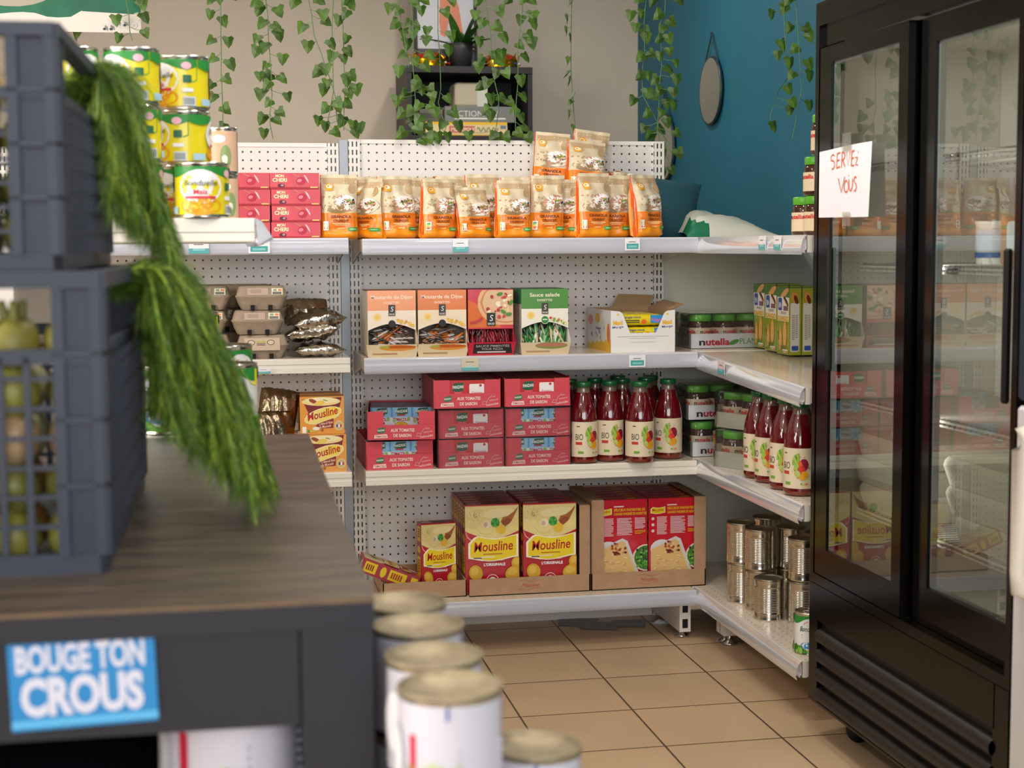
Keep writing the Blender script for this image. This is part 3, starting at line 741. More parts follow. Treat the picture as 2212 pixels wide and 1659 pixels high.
# --- shrink wrapped trays of jars
def jar_tray(x, y, z, rz, nx, ny, lab, jl, grp, pl=True):
    px = .0775
    w, d = nx*px+.006, ny*px+.006
    t = thing('jar_tray', lab, 'tray', (x, y, z), rz)
    mb = MB(); wh = ink('#e6e6e6', .4)
    th = .001; mb.box(0, w, 0, d, 0, th, wh); mb.box(0, w, 0, th, 0, .045, wh); mb.box(0, w, d-th, d, 0, .045, wh); mb.box(0, th, 0, d, 0, .045, ink('#cfd3c4')); mb.box(w-th, w, 0, d, 0, .045, wh)
    q = Dec.flat(mb, (0, 0, 0), (1, 0, 0), (0, 0, 1))
    q.txt('n', .027, .01, .020, ink('#24211f'), .020, al='l', bold=.03); q.txt('utella', .049, .01, .020, ink('#cc2030'), .077 if nx > 1 else .04, al='l', bold=.035)
    if nx > 2: q.ell(.14, .018, .017, .007, ink('#57a03a'), .35); q.txt('PLANT', .158, .012, .018, ink('#57a03a'), .07, al='l', bold=.0)
    mb.build('carton', t)
    mb = MB(); e = .003; H = .108
    rg = random.Random(int(x*1000))
    per = [(-e, -e), (w+e, -e), (w+e, d+e), (-e, d+e)]; pts = []
    for (a, b), (c, f) in zip(per, per[1:]+per[:1]):
        for k in range(8): pts.append((a+(c-a)*k/8, b+(f-b)*k/8))
    rows = [[(p[0]+rg.uniform(-.0015, .0015), p[1]+rg.uniform(-.0015, .0015), zz) for p in pts] for zz in (.001, .03, .06, .09, .104)]
    rows.append([(w/2+(p[0]-w/2)*.96, d/2+(p[1]-d/2)*.96, H) for p in pts]); mb.grid(rows, M_film, True, True); mb.face(rows[-1], M_film)
    mb.build('shrink_film', t)
    c, s = math.cos(rz), math.sin(rz)
    for i in range(nx):
        for j in range(ny):
            u, v = .003+px*(i+.5), .003+px*(j+.5)
            JK.place((x+u*c-v*s, y+u*s+v*c, z+.0012), jl, rz=rz+rnd.uniform(-.4, .4), group=grp)
jar_tray(1.428, 4.50, Z2, 0, 3, 2, 'shrink wrapped white tray of green lidded jars between the snack carton and biscuit boxes', 'green lidded spread jar inside the wrapped tray beside the snack carton', 'jars in the tray beside the snack carton')
jar_tray(1.412, 4.43, Z3, .0, 2, 2, 'lower wrapped tray of spread jars behind the rightmost bottle of the long row', 'green lidded jar in the lower left wrapped tray behind the juice bottles', 'jars in the lower left tray')
jar_tray(1.405, 4.45, Z3+.111, .0, 2, 2, 'upper wrapped tray of spread jars stacked behind the long bottle row', 'green lidded jar in the upper left wrapped tray behind the juice bottles', 'jars in the upper left tray')
jar_tray(1.495, 4.09, Z3, .5, 2, 2, 'lower wrapped jar tray turned askew beside the side shelf bottles', 'green lidded jar in the lower askew tray by the side shelf bottles', 'jars in the lower askew tray')
jar_tray(1.500, 4.125, Z3+.111, .42, 2, 2, 'upper wrapped jar tray turned askew beside the side shelf bottles', 'green lidded jar in the upper askew tray by the side shelf bottles', 'jars in the upper askew tray')

# --- biscuit boxes on the sagging shelf
def biscuit():
    w, h, d = .098, .195, .036    # front is w wide, faces the aisle after turning
    mb = MB(); G = ink('#9aa52c', .3, .4)
    mb.box(-w/2, w/2, 0, d, 0, h, G, top=ink('#2f7f74', .3))
    q = front(mb, w)
    q.rect(0, h*.86, w, h, ink('#4e7b3a')); q.ell(w*.6, h*.92, w*.35, h*.05, ink('#e9a765'), .4)
    q.rect(w*.03, h*.5, w*.97, h*.86, ink('#efe6dc')); q.rr(w*.08, h*.66, w*.4, h*.85, .006, ink('#3455a8')); q.txt('BN', w*.24, h*.7, h*.08, ink('#f0f3ff'), w*.2)
    q.ell(w*.72, h*.8, w*.24, h*.035, ink('#4b2316'), -.6); q.ell(w*.7, h*.78, w*.25, h*.012, ink('#d79a63'), -.6); q.rect(w*.52, h*.66, w*.9, h*.73, ink('#8a6070'))
    q.bars(w*.3, h*.6, w*.75, h*.64, 2, ink('#82766c')); q.txt('KANGO', w*.5, h*.51, h*.065, ink('#eab513'), w*.86, bold=.06)
    q.ell(w*.3, h*.22, w*.13, h*.19, ink('#e3a04b')); q.ell(w*.66, h*.3, w*.15, h*.2, ink('#eda750')); q.ell(w*.66, h*.3, w*.1, h*.16, ink('#f0b565')); q.ell(w*.3, h*.2, w*.09, h*.14, ink('#f0b565'))
    q.line([(w*.08, h*.34), (w*.16, h*.3), (w*.12, h*.26), (w*.22, h*.22)], .003, ink('#3a241a'))
    for k in range(14): q.line([(w*rnd.random(), h*.02), (w*rnd.random(), h*.14)], .0012, ink('#5d8a2a'))
    q.rr(w*.5, h*.03, w*.95, h*.08, .004, ink('#f3efe6'))
    for k, c in enumerate(('#3c9a57', '#8cc152', '#e9cf3b', '#ee8a2c', '#dd4a32')): q.rect(w*(.53+k*.08), h*.035, w*(.6+k*.08), h*.06, ink(c))
    # narrow side seen from the camera
    q = Dec.flat(mb, (w/2, 0, 0), (0, 1, 0), (0, 0, 1))
    q.rr(d*.08, h*.05, d*.85, h*.78, .004, ink('#ded8d0')); q.ell(d*.45, h*.86, d*.3, h*.09, ink('#d99148'), .3); q.ell(d*.55, h*.83, d*.16, h*.07, ink('#6a3214'), .3)
    q.bars(d*.2, h*.22, d*.45, h*.6, 14, ink('#9a948e')); q.bars(d*.5, h*.25, d*.7, h*.6, 12, ink('#b39c98')); q.rr(d*.2, h*.07, d*.75, h*.14, .003, ink('#3455a8'))
    return mb.build('biscuit_box')
BK = Kind(biscuit(), 'biscuit box', 'green biscuit boxes')
for j, x in enumerate((1.632, 1.671, 1.71)):
    for i, y in enumerate((4.455, 4.353, 4.251)):
        if j and i == 0 and False: continue
        zz = .848+(y-3.54)*.0358+.0045
        lab = 'green biscuit box facing the aisle, %s of the front three' % ('left', 'middle', 'right')[i] if j == 0 else 'green biscuit box in the %s file behind the front three, %s one' % (('', 'second', 'third')[j], ('left', 'middle', 'right')[i])
        BK.place((x, y, zz), lab, rz=-PI/2, group='green biscuit boxes')

# --- juice bottle
M_juice = mat('red_juice', '#5d0712', .06, 0, .9, spec=.7)
M_neck = mat('bottle_neck_glass', '#6d5a4c', .05, 0, .8)
M_cap = mat('green_cap', '#0c5a2c', .3, 0, .5)
def bottle():
    t = thing('juice_bottle', None, None); r = .0425; mb = MB()
    mb.lathe([(.001, .004), (r*.8, .001), (r*.97, .004), (r, .014, M_juice), (r, .128), (r*.985, .14), (r*.9, .16), (r*.76, .18), (r*.6, .198), (r*.5, .21, M_neck), (r*.46, .222), (r*.47, .23)], 32, (0, 0), mat('juice_sediment', '#7a2a14', .08, 0, .8)); mb.build('glass_bottle', t)
    mb = MB(); mb.lathe([(r*.5, .226), (r*.56, .228), (r*.56, .238), (r*.53, .241), (.001, .241)], 28, (0, 0), M_cap); mb.build('cap', t)
    mb = MB(); R_ = r+.0005
    mb.lathe([(R_, .021), (R_, .125)], 40, (0, 0), ink('#dccdb0'), (PI*1.0, PI*2.40))
    d = Dec(mb, lambda u, v, o: Vector((math.sin(u/R_)*(R_+o), -math.cos(u/R_)*(R_+o), .021+(v-.026)*1.21)), curved=True)
    c = ink('#2b2a24')
    d.txt('BIO', -.018, .068, .0145, c, .023, bold=.0); d.rect(-.029, .056, -.009, .063, ink('#c0392f')); d.rect(-.022, .034, -.005, .04, ink('#6fa23a')); d.rect(-.026, .1, -.016, .102, c)
    rg = random.Random(4)
    for k in range(9): d.line([(.018, .078), (.018+.018*math.cos(1.6+k*.22), .082+.02*math.sin(1.6+k*.22))], .003, ink(rg.choice(['#7fae35', '#a6c64a', '#5c8f2c'])))
    d.ell(.013, .068, .008, .013, ink('#9dbb48'), .2); d.ell(.03, .077, .012, .013, ink('#8a1c36')); d.ell(.022, .075, .005, .012, ink('#d9631f'), .3); d.ell(.024, .066, .010, .009, ink('#cf3626')); d.ell(.029, .054, .013, .009, ink('#dfa01e'), .3)
    d.ell(.014, .058, .007, .007, ink('#b9c46a'))
    for k in range(22):
        a = rg.uniform(-1, 4.4); d.ell(.024+.022*math.cos(a)*rg.uniform(.75, 1.1), .07+.028*math.sin(a)*rg.uniform(.75, 1), .0014, .0007, ink(rg.choice(['#c23a3a', '#6b9a34', '#3c4a2a'])), rg.uniform(0, 3), 6)
    for k, cc in enumerate(('#3c9a57', '#8cc152', '#e9cf3b', '#ee8a2c', '#dd4a32')): d.rect(.022+k*.0034, .035, .025+k*.0034, .0385, ink(cc), (1, 1))
    mb.build('label', t)
    return t
QK = Kind(bottle(), 'juice bottle', 'red vegetable juice bottles')
BOT = [(1.064, 4.40, -.1, 'red juice bottle touching the tomato trays, front of the long row'), (1.15, 4.42, -.14, 'red juice bottle second from the tomato trays in the front of the long row'),
       (1.228, 4.365, -.16, 'red juice bottle standing nearest the shelf edge with its whole label facing out'), (1.335, 4.43, -.6, 'red juice bottle at the right end of the long row'),
       (1.045, 4.50, .5, 'red juice bottle behind the one touching the tomato trays'), (1.13, 4.52, 1.2, 'red juice bottle behind the second front bottle'), (1.205, 4.48, 2.2, 'red juice bottle with its label turned away, behind the foremost bottle'),
       (1.285, 4.50, 1.5, 'red juice bottle behind the gap left of the end bottle'), (1.22, 4.59, .9, 'rear row red juice bottle, left of the rear pair'), (1.32, 4.57, .3, 'rear row red juice bottle behind the end bottle'), (1.03, 4.59, .3, 'rear row red juice bottle by the tomato trays')]
for x, y, rz, lab in BOT: QK.place((x, y, Z3), lab, rz=rz)
for x, y, rz, lab in ((1.468, 4.00, -.95, 'side shelf juice bottle at the far left, label half hidden'), (1.47, 3.915, -1.05, 'side shelf juice bottle overlapping the far left one'), (1.468, 3.795, -.95, 'side shelf juice bottle third from the left, behind the nearest one'), (1.468, 3.695, -.85, 'side shelf juice bottle nearest the fridge'), (1.56, 3.93, .5, 'side shelf juice bottle in the row behind')):
    QK.place((x, y, Z3), lab, rz=rz, group='juice bottles on the side shelf')
# ============================================================ sachet dispensers
def dispenser(style, w, x, y, z, rz, lab, slab, seed, gr=None):
    h, d, t_ = .192, .17, .0012
    C = {'mustard': ('#dd7a3a', '#ecd9bd'), 'mustard_pale': ('#ea9867', '#efdccb'), 'pizza': ('#cf2440', '#cf2440'), 'salad': ('#4c8a3c', '#ece6d8')}[style]
    side = {'mustard': '#e2cfae', 'mustard_pale': '#e2cfae', 'pizza': '#b01c32', 'salad': '#d7d8cc'}[style]
    t = thing('sachet_dispenser', lab, 'dispenser box', (x, y, z), rz)
    mb = MB(); S = ink(side, .35, .2); inner = ink('#5a4a3a' if style != 'pizza' else '#4a0c14')
    mb.box(-w/2, w/2, 0, d, 0, t_, S); mb.box(-w/2, w/2, d-t_, d, 0, h, S); mb.box(-w/2, w/2, 0, d, h-t_, h, ink('#3d6a3a') if style == 'salad' else ink('#b9794c' if 'must' in style else '#7a2430'))
    for s in (-1, 1):
        a, b = sorted((s*w/2, s*(w/2-t_))); mb.box(a, b, 0, d, 0, h, S)
    mb.box(-w/2+t_, w/2-t_, .055, .057, .03, h*.7, inner)
    if style == 'salad': mb.box(-w/2-.0004, -w/2+.0002, 0, d, h*.77, h, ink('#2f7f4e'))
    mb.build('carton', t)
    # front panel with the arched mouth
    mb = MB(); N = 14
    if style == 'pizza': arch = [(w*i/N, h*.40) for i in range(N+1)]
    else: arch = [(w*i/N, h*(.40+.1*math.sin(PI*i/N))) for i in range(N+1)]
    q = front(mb, w, start=0, step=.0001)
    q.strip(arch, [(a[0], h) for a in arch], ink(C[1], .35, .3))
    if style == 'pizza':
        q.rect(0, h*.42, w, h, ink('#c8283e', .3, .3)); q.poly([(0, h*.42), (w*.75, h*.42), (w*.2, h*.78), (0, h*.85)], ink('#d96a28'))
        pts = lambda rx, ry, c: q.strip([(w*.22+(w*.78)*i/16, max(h*.46, h*.8-ry*math.sqrt(max(0, 1-((w*.22+(w*.78)*i/16-w*.85)/rx)**2)))) for i in range(17)], [(w*.22+(w*.78)*i/16, min(h*.99, h*.8+ry*math.sqrt(max(0, 1-((w*.22+(w*.78)*i/16-w*.85)/rx)**2)))) for i in range(17)], c)
        pts(w*.64, h*.36, ink('#e0b184')); pts(w*.56, h*.31, ink('#c98457')); pts(w*.53, h*.29, ink('#dcb792'))
        rg = random.Random(2)
        for k in range(30):
            cx, cy = w*rg.uniform(.42, .93), h*rg.uniform(.58, .93)
            q.ell(cx, cy, w*rg.uniform(.02, .06), h*rg.uniform(.012, .035), ink(rg.choice(['#b22f2e', '#c2443a', '#f0dcb0', '#f3e6c8', '#e9c98c', '#a8282b'])), rg.uniform(0, 3), 9)
        for cx, cy, r in ((.7, .93, .3), (.9, .62, .2), (.78, .66, 2.5), (.95, .8, 1)): q.ell(w*cx, h*cy, w*.07, h*.025, ink('#4d8a2c'), r, 10)
        q.line([(w*.04, h*.5), (w*.15, h*.505), (w*.25, h*.54), (w*.31, h*.57)], .006, ink('#c22a3c'))
        q.rect(w*.41, h*.45, w*.6, h*.645, ink('#23201f')); q.txt('S', w*.505, h*.52, h*.095, ink('#efeae4'), w*.07, bold=.0, shear=.15); q.txt('SAUD', w*.505, h*.465, h*.03, ink('#efeae4'), w*.15)
    else:
        q.rect(0, h*.7, w, h, ink(C[0], .35, .3)); wh = ink('#f7e5d2')
        if style == 'salad': q.txt('Sauce salade', w*.5, h*.885, h*.055, wh, w*.64); q.txt('DOSETTES', w*.5, h*.815, h*.032, wh, w*.32)
        else: q.txt('Moutarde de Dijon', w*.5, h*.875, h*.055, wh, w*.86); q.txt('DOSETTES', w*.5, h*.8, h*.032, wh, w*.32)
        q.ell(w*.2, h*.6, w*.09, h*.06, ink('#f1d488')); q.ell(w*.2, h*.6, w*.05, h*.033, ink('#efc45c'))
        rg = random.Random(9)
        for k in range(16): 
            u = rg.uniform(.62, .97); q.ell(w*u, h*(.42+.1*math.sin(PI*u)+rg.uniform(.015, .055)), w*.03, h*.02, ink(rg.choice(['#e3b43c', '#edc860', '#d8983a'] if style != 'salad' else ['#7da63f', '#c2402f', '#a9bf5a', '#e8d8a0', '#d06a4a'])), rg.uniform(0, 3), 8)
        q.rect(w*.43, h*.62, w*.57, h*.785, ink('#3d3735')); q.txt('S', w*.5, h*.685, h*.075, ink('#efeae4'), w*.055, bold=.0, shear=.15); q.txt('SAUD', w*.5, h*.632, h*.025, ink('#efeae4'), w*.11)
        if style == 'salad': q.ell(w*.5, h*.53, w*.085, h*.065, ink('#e9e4c8')); q.ell(w*.5, h*.53, w*.075, h*.057, ink('#2f7d3c')); q.rect(w*.45, h*.525, w*.55, h*.545, ink('#cfe3c4'))
        else: q.ell(w*.5, h*.5, w*.075, h*.055, ink('#15110e')); 
    mb.build('front_panel', t)
    # slanting lip
    mb = MB(); lh = h*.19 if style != 'pizza' else h*.2
    fn = lambda u, v, o: Vector((-w/2-(v/lh)*.006+u*(1+(v/lh)*.012/w), -v*.32-o, v))
    q = Dec(mb, fn, start=0, step=.0001)
    if style == 'pizza':
        q.rect(0, 0, w, lh, ink('#c4203a')); q.poly([(w*.1, lh*.12), (w*.97, lh*.12), (w*.9, lh*.88), (w*.14, lh*.88)], ink('#241c1d'))
        q.txt('SAUCE PIMENTÉE', w*.53, lh*.62, lh*.17, ink('#b7aeb0'), w*.7); q.txt('POUR PIZZA', w*.53, lh*.4, lh*.15, ink('#b7aeb0'), w*.45); q.rect(w*.2, lh*.18, w*.82, lh*.3, ink('#c9bfc4'))
    else:
        q.rect(0, 0, w, lh, ink('#dcc9a6')); 
        if style == 'salad': q.ell(w*.62, lh*.72, w*.33, lh*.28, ink('#8a9350'), 0); q.ell(w*.62, lh*.78, w*.3, lh*.14, ink('#c07a68'))
        else: q.ell(w*.6, lh*.72, w*.36, lh*.25, ink('#d9913c'), 0); q.ell(w*.62, lh*.8, w*.34, lh*.12, ink('#c25a22')); q.ell(w*.35, lh*.8, w*.1, lh*.1, ink('#a9b04a'))
        q.bars(w*.1, lh*.15, w*.6, lh*.3, 2, ink('#a0603a'))
    for s in (0, 1):
        p0, p1 = fn(w*s, 0, 0), fn(w*s, lh, 0); mb.face([p0, p1, Vector((p0.x, .002, h*.42)), Vector((p0.x, .002, 0))], S)
    mb.build('front_lip', t)
    # the sachets
    rg = random.Random(seed); mb = MB()
    cols = {'mustard': ['#b5611f', '#c8762c', '#6b4a3a', '#c9c2ba', '#8a7e78', '#4a3a36', '#b5611f'], 'mustard_pale': ['#a0531d', '#b8672a', '#55443c', '#8d8682', '#c0b8b2', '#3c302c', '#a0531d'],
            'pizza': ['#6c0f1d', '#8a1424', '#4b0b16', '#a01c2a', '#6c0f1d'], 'salad': ['#2c7a34', '#3c9040', '#1f5d2a', '#9cc08a', '#d8b890', '#3a3a36', '#e0dcd0', '#2c7a34']}[style]
    n = 95 if style != 'pizza' else 60
    for k in range(n):
        up = style in ('pizza', 'salad')
        cx = rg.uniform(-w*.42, w*.42); yy = rg.uniform(.004, .05)
        ztop = h*(.38+.06*math.sin(PI*(cx/w+.5))) if not up else h*.36
        cz = rg.uniform(h*.08, ztop)
        if not up: cz = min(cz, ztop-.004); ang = rg.uniform(-.5, .7)
        else: ang = rg.uniform(1.1, 2.1)
        yy = .006+.03*(cz/h)+rg.uniform(0, .012)
        L2, r = (.026 if up else rg.uniform(.018, .03)), .0042
        a, b = (L2 if not up else .03)*math.cos(ang), (L2 if not up else .03)*math.sin(ang)
        x0, x1 = cx-a, cx+a; 
        if max(abs(x0), abs(x1)) > w*.48: continue
        z0, z1 = max(.006, cz-b), min(h*.62, cz+b)
        cc = rg.choice(cols); mt = mat('sachet_'+cc.lstrip('#'), cc, .22, 0, .5)
        mb.tube([(x0, yy, z0), (x0+(x1-x0)*.12, yy, z0+(z1-z0)*.12), (x0+(x1-x0)*.88, yy+.003, z0+(z1-z0)*.88), (x1, yy+.003, z1)], [.0014, r, r, .0014], mt, 5, True)
    o = mb.build('sachets', None, (x, y, z), rz); tag(o, slab, 'sachets', None, 'stuff')
dispenser('mustard_pale', .140, .496, 4.40, Z2, .0, 'orange mustard sachet dispenser at the left end of the middle shelf', 'heap of orange and brown mustard sachets in the leftmost dispenser', 1)
dispenser('mustard', .142, .643, 4.40, Z2, .0, 'orange mustard sachet dispenser between its twin and the pizza sauce dispenser', 'heap of mustard sachets in the dispenser beside the pizza one', 2)
dispenser('pizza', .134, .786, 4.40, Z2, .0, 'red pizza sauce sachet dispenser with a pizza picture', 'dark red sauce sachets in the pizza dispenser', 3)
dispenser('salad', .140, .945, 4.385, Z2, .0, 'green and white salad sauce sachet dispenser', 'green salad sauce sachets in the salad dispenser', 4)

# ============================================================ white snack carton
def snack_carton():
    w, h, d = .2, .125, .26
    t = thing('snack_carton', 'white display carton of yellow snack packs with a raised brown flap', 'carton', (1.248, 4.40, Z2))
    t.rotation_euler = (0, 0, .03)
    wh = ink('#e4e2e0', .45); br = ink('#a98a66', .7); th = .0022
    mb = MB()
    mb.box(-w/2, w/2, 0, d, 0, th, br); mb.box(-w/2, w/2, d-th, d, 0, h, br, ); mb.box(-w/2, -w/2+th, 0, d, 0, h, br, left=wh); mb.box(w/2-th, w/2, 0, d, 0, h, br)
    q = front(mb, w, start=0)
    q.poly([(0, 0), (w, 0), (w, h*.46), (w*.7, h*.46), (w*.3, h*.46), (0, h*.46)], wh)
    q.poly([(0, h*.46), (w*.3, h*.46), (w*.18, h*.93), (w*.13, h*.98), (0, h)], wh); q.poly([(w*.7, h*.46), (w, h*.46), (w, h), (w*.88, h*.98), (w*.83, h*.93)], wh)
    for cx in (.11, .88):
        q.txt('Maxi', w*cx, h*.66, h*.1, ink('#e9b52c'), w*.15, bold=.05, rot=.08); q.txt('Mange', w*cx, h*.58, h*.055, ink('#3a4c8a'), w*.17, rot=.08); q.ell(w*cx, h*.9, w*.02, h*.025, ink('#e9c23c'))
    q.bars(w*.1, h*.35, w*.9, h*.375, 1, ink('#8b8f9a'), fill=.3); q.bars(w*.3, h*.31, w*.7, h*.33, 1, ink('#8b8f9a'), fill=.3); q.bars(w*.3, h*.2, w*.7, h*.245, 1, ink('#c3c3c5'), fill=.3)
    q = leftside(mb, w, d)
    pts_lo = [(d*i/16, 0) for i in range(17)]; pts_hi = [(d*i/16, h*(.13+.16*(i/16)+.05*math.sin(i*2.1))) for i in range(17)]
    q.strip(pts_lo, pts_hi, ink('#e8b41c')); q.ell(d*.15, h*.72, d*.1, h*.13, ink('#e08a92')); q.ell(d*.45, h*.78, d*.1, h*.12, ink('#e6b93e')); q.ell(d*.9, h*.45, d*.06, h*.24, ink('#e8742c'))
    for k in range(9): q.ell(d*rnd.uniform(.1, .8), h*rnd.uniform(.3, .6), d*.025, h*.04, ink(rnd.choice(['#5a6fa8', '#8d97b5', '#b6bccb'])), rnd.uniform(0, 3), 8)
    q.ell(d*.48, h*.55, d*.12, h*.05, ink('#6a7ab0'), 0, 12, PI, 2*PI)
    mb.build('carton', t)
    mb = MB(); mb.face([(-w*.1, d, h), (w/2, d, h), (w/2+.03, d+.0+.03, h+.035), (w*.05, d+.03, h+.04)], br); mb.face([(-w*.1, d-.001, h), (w/2, d-.001, h), (w/2+.03, d+.029, h+.035), (w*.05, d+.029, h+.04)][::-1], br); mb.build('back_flap', t)
    mb = MB(); P = [(w/2, .03, h), (w/2, d, h), (w/2+.045, d-.01, h+.022), (w/2+.04, .04, h+.016)]; mb.face(P, br); mb.face([(a, b, c-.001) for a, b, c in P][::-1], br); mb.build('side_flap', t)
    def pack():
        mb = MB(); rg = random.Random(3); yl = mat('snack_pack_yellow', '#e6cf1e', .22, 0, .6)
        L_, T_, W_ = .17, .036, .055
        rows = []
        for i in range(15):
            u = -1+2*i/14; th_ = (1-abs(u)**6)**.5
            rows.append([(u*L_/2, W_/2*max(.15, 1 if abs(u) < .93 else .95)*math.copysign(abs(math.cos(a))**.7, math.cos(a)), T_/2+T_/2*th_*.98*math.copysign(abs(math.sin(a))**.7, math.sin(a))*(1+.04*math.sin(i*2+k))) for k, a in enumerate([2*PI*k/14 for k in range(14)])])
        mb.grid(rows, yl, True, True)
        q = Dec.flat(mb, (-L_/2, -W_/2-.0006, 0), (1, 0, 0), (0, 0, 1))
        q.rect(L_*.68, T_*.25, L_*.93, T_*.9, ink('#2f8fd0')); q.txt('Régal', L_*.8, T_*.4, T_*.26, ink('#e05a9a'), L_*.2)
        q.txt('Mange-moi', L_*.32, T_*.66, T_*.2, ink('#27418c'), L_*.36); q.bars(L_*.14, T_*.2, L_*.48, T_*.52, 2, ink('#4b4b22')); q.ell(L_*.56, T_*.36, L_*.045, T_*.2, ink('#e0641e'))
        return mb.build('snack_pack')
    PK = Kind(pack(), 'snack pack', 'yellow snack packs')
    c, s = math.cos(.03), math.sin(.03)
    for lay, lz in enumerate((.0035+.036, .0035+.074)):
        for j in range(4):
            lab = ('yellow snack pack in the white carton, %s layer, %s' % (('lower', 'upper')[lay], ('right behind the notch', 'second from the front', 'third from the front', 'rearmost')[j]))
            u, v = (.006 if lay == 0 else -.006), .034+.058*j
            PK.place((1.248+u*c-v*s, 4.40+u*s+v*c, Z2+lz), lab, rz=.03)
    for j in range(4):
        v = .034+.058*j
        PK.place((1.248-v*s, 4.40+v*c, Z2+.0022), 'yellow snack pack in the bottom layer behind the carton front', rz=.03, group='bottom layer snack packs')
snack_carton()

# ============================================================ tomato trays
def tomato_pack(kind):
    w, h, d = .182, .078, .036; mb = MB()
    mb.box(-w/2, w/2, 0, d, 0, h, ink('#c51a22', .3, .3), top=ink('#7a4038', .4)); q = front(mb, w)
    if kind == 'sky':
        q.rect(0, h*.4, w, h, ink('#8cc4e6')); q.rect(0, h*.25, w, h*.62, ink('#dfeaf0'))
        for k in range(3):
            x = w*(k+.5)/3; q.rect(x-w/6, h*.62, x-w/6+w*.03, h, ink('#5b9fd4'))
            q.poly([(x-.018, h*.78), (x-.008, h*.97), (x+.019, h*.99), (x+.02, h*.76), (x, h*.7)], ink('#20583a')); q.txt('PANZANI', x+.001, h*.8, h*.1, ink('#e9efe4'), .034, bold=.03, rot=.08); q.rect(x-.012, h*.68, x+.012, h*.73, ink('#c22a3a'))
            q.txt('TOMACOULI', x, h*.48, h*.12, ink('#b3244a'), .05, bold=.04); q.rect(x-.012, h*.36, x+.012, h*.44, ink('#c22a4a')); q.ell(x-.02, h*.5, .006, .006, ink('#a9c98a')); q.ell(x+.022, h*.55, .005, .006, ink('#8fbf62'))
            q.rect(x-w/6, 0, x+w/6, h*.3, ink('#c8342f')); q.ell(x+.01, h*.25, .02, .007, ink('#d46a4a'))
        q.ell(w*.5, h*.2, .024, h*.26, ink('#8a6a10')); q.ell(w*.5, h*.2, .023, h*.24, ink('#f0c814')); q.txt('3x200g', w*.5, h*.13, h*.15, ink('#a8481a'), .036); q.txt('LOT', w*.5, h*.32, h*.07, ink('#a8481a'), .012)
        q.rect(w*.88, h*.03, w*.96, h*.28, ink('#e8efe8')); q.rect(w*.885, h*.15, w*.94, h*.25, ink('#2f7d4a'))
    else:
        q.poly([(w*.26, h*.62), (w*.29, h*.9), (w*.45, h*.92), (w*.44, h*.62), (w*.36, h*.56)], ink('#1d5236')); q.txt('PANZANI', w*.36, h*.7, h*.11, ink('#e3ece0'), w*.17, bold=.03, rot=.06)
        q.rect(w*.3, h*.5, w*.42, h*.57, ink('#e05a62')); q.rr(w*.22, 0, w*.47, h*.4, .003, ink('#ecebe8')); q.bars(w*.27, h*.12, w*.42, h*.3, 3, ink('#8a8f96'))
        q.rr(w*.54, 0, w*.78, h*.86, .003, ink('#ecebe8')); q.txt('Tomates', w*.66, h*.5, h*.08, ink('#c4525e'), w*.17); q.bars(w*.58, h*.15, w*.75, h*.4, 3, ink('#b7c98a')); q.ell(w*.72, h*.8, .004, .004, ink('#c83030'))
        q.rect(w*.85, h*.42, w*.97, h*.95, ink('#a3a8ac')); q.rect(w*.85, 0, w*.97, h*.4, ink('#8a1c2a')); q.rr(0, 0, w*.09, h*.8, .003, ink('#ecebe8'))
    return mb.build('tomato_pack')
TPK = {'sky': Kind(tomato_pack('sky'), 'tomato sauce pack', None), 'red': Kind(tomato_pack('red'), 'tomato sauce pack', None)}
def tomato_tray_mesh():
    w, h, d = .196, .0845, .30; th = .0016
    R_, inn = ink('#c4303f', .5), ink('#b08a72', .7)
    t = thing('tomato_tray', None, None); mb = MB()
    mb.box(-w/2, w/2, 0, d, 0, th, R_); mb.box(-w/2, w/2, d-th, d, 0, h, R_)
    mb.box(-w/2, -w/2+th, 0, d, 0, h, inn, left=ink('#a31f31', .5)); mb.box(w/2-th, w/2, 0, d, 0, h, R_)
    for a, b in ((-w/2, -w/2+w*.24), (w/2-w*.24, w/2)): mb.box(a, b, 0, th, 0, h*.97, R_, front=ink('#cf4250', .5))
    mb.build('carton', t)
    mb = MB(); fr = ink('#cf4452', .5); mb.box(-w/2+.003, w/2-.001, -.0035, -.0015, 0, h*.51, fr)
    q = Dec.flat(mb, (-w/2, -.0035, 0), (1, 0, 0), (0, 0, 1)); wt = ink('#efd6cf')
    q.poly([(w*.14, h*.25), (w*.16, h*.4), (w*.26, h*.44), (w*.27, h*.27), (w*.2, h*.22)], ink('#3f6a4a')); q.txt('PANZANI', w*.205, h*.3, h*.06, ink('#dfe6d8'), w*.1, bold=.03, rot=.1)
    q.poly([(w*.1, h*.06), (w*.3, h*.07), (w*.29, h*.2), (w*.11, h*.18)], wt); q.txt('TOMACOULI', w*.2, h*.09, h*.07, ink('#b5323c'), w*.17, bold=.03)
    q.txt('AUX TOMATES', w*.52, h*.28, h*.105, wt, w*.35, bold=.03); q.txt('DE SAISON', w*.515, h*.1, h*.105, wt, w*.26, bold=.03)
    q.line([(w*.72, h*.12), (w*.74, h*.22), (w*.79, h*.2), (w*.82, h*.32), (w*.87, h*.42)], .0016, ink('#c9a89a')); q.line([(w*.72, h*.12), (w*.78, h*.11), (w*.79, h*.2)], .0012, ink('#e6bcb4'))
    q.txt('une', w*.89, h*.36, h*.05, ink('#e8aeb0'), w*.05, shear=.3, rot=.15); q.txt('texture', w*.89, h*.24, h*.06, ink('#e8aeb0'), w*.13, shear=.3, rot=.15); q.txt('veloutée', w*.87, h*.08, h*.08, ink('#f0c6c4'), w*.19, shear=.3, rot=.15)
    mb.build('front_lip', t)
    return t
TK = Kind(tomato_tray_mesh(), 'tray', 'red tomato sauce trays')
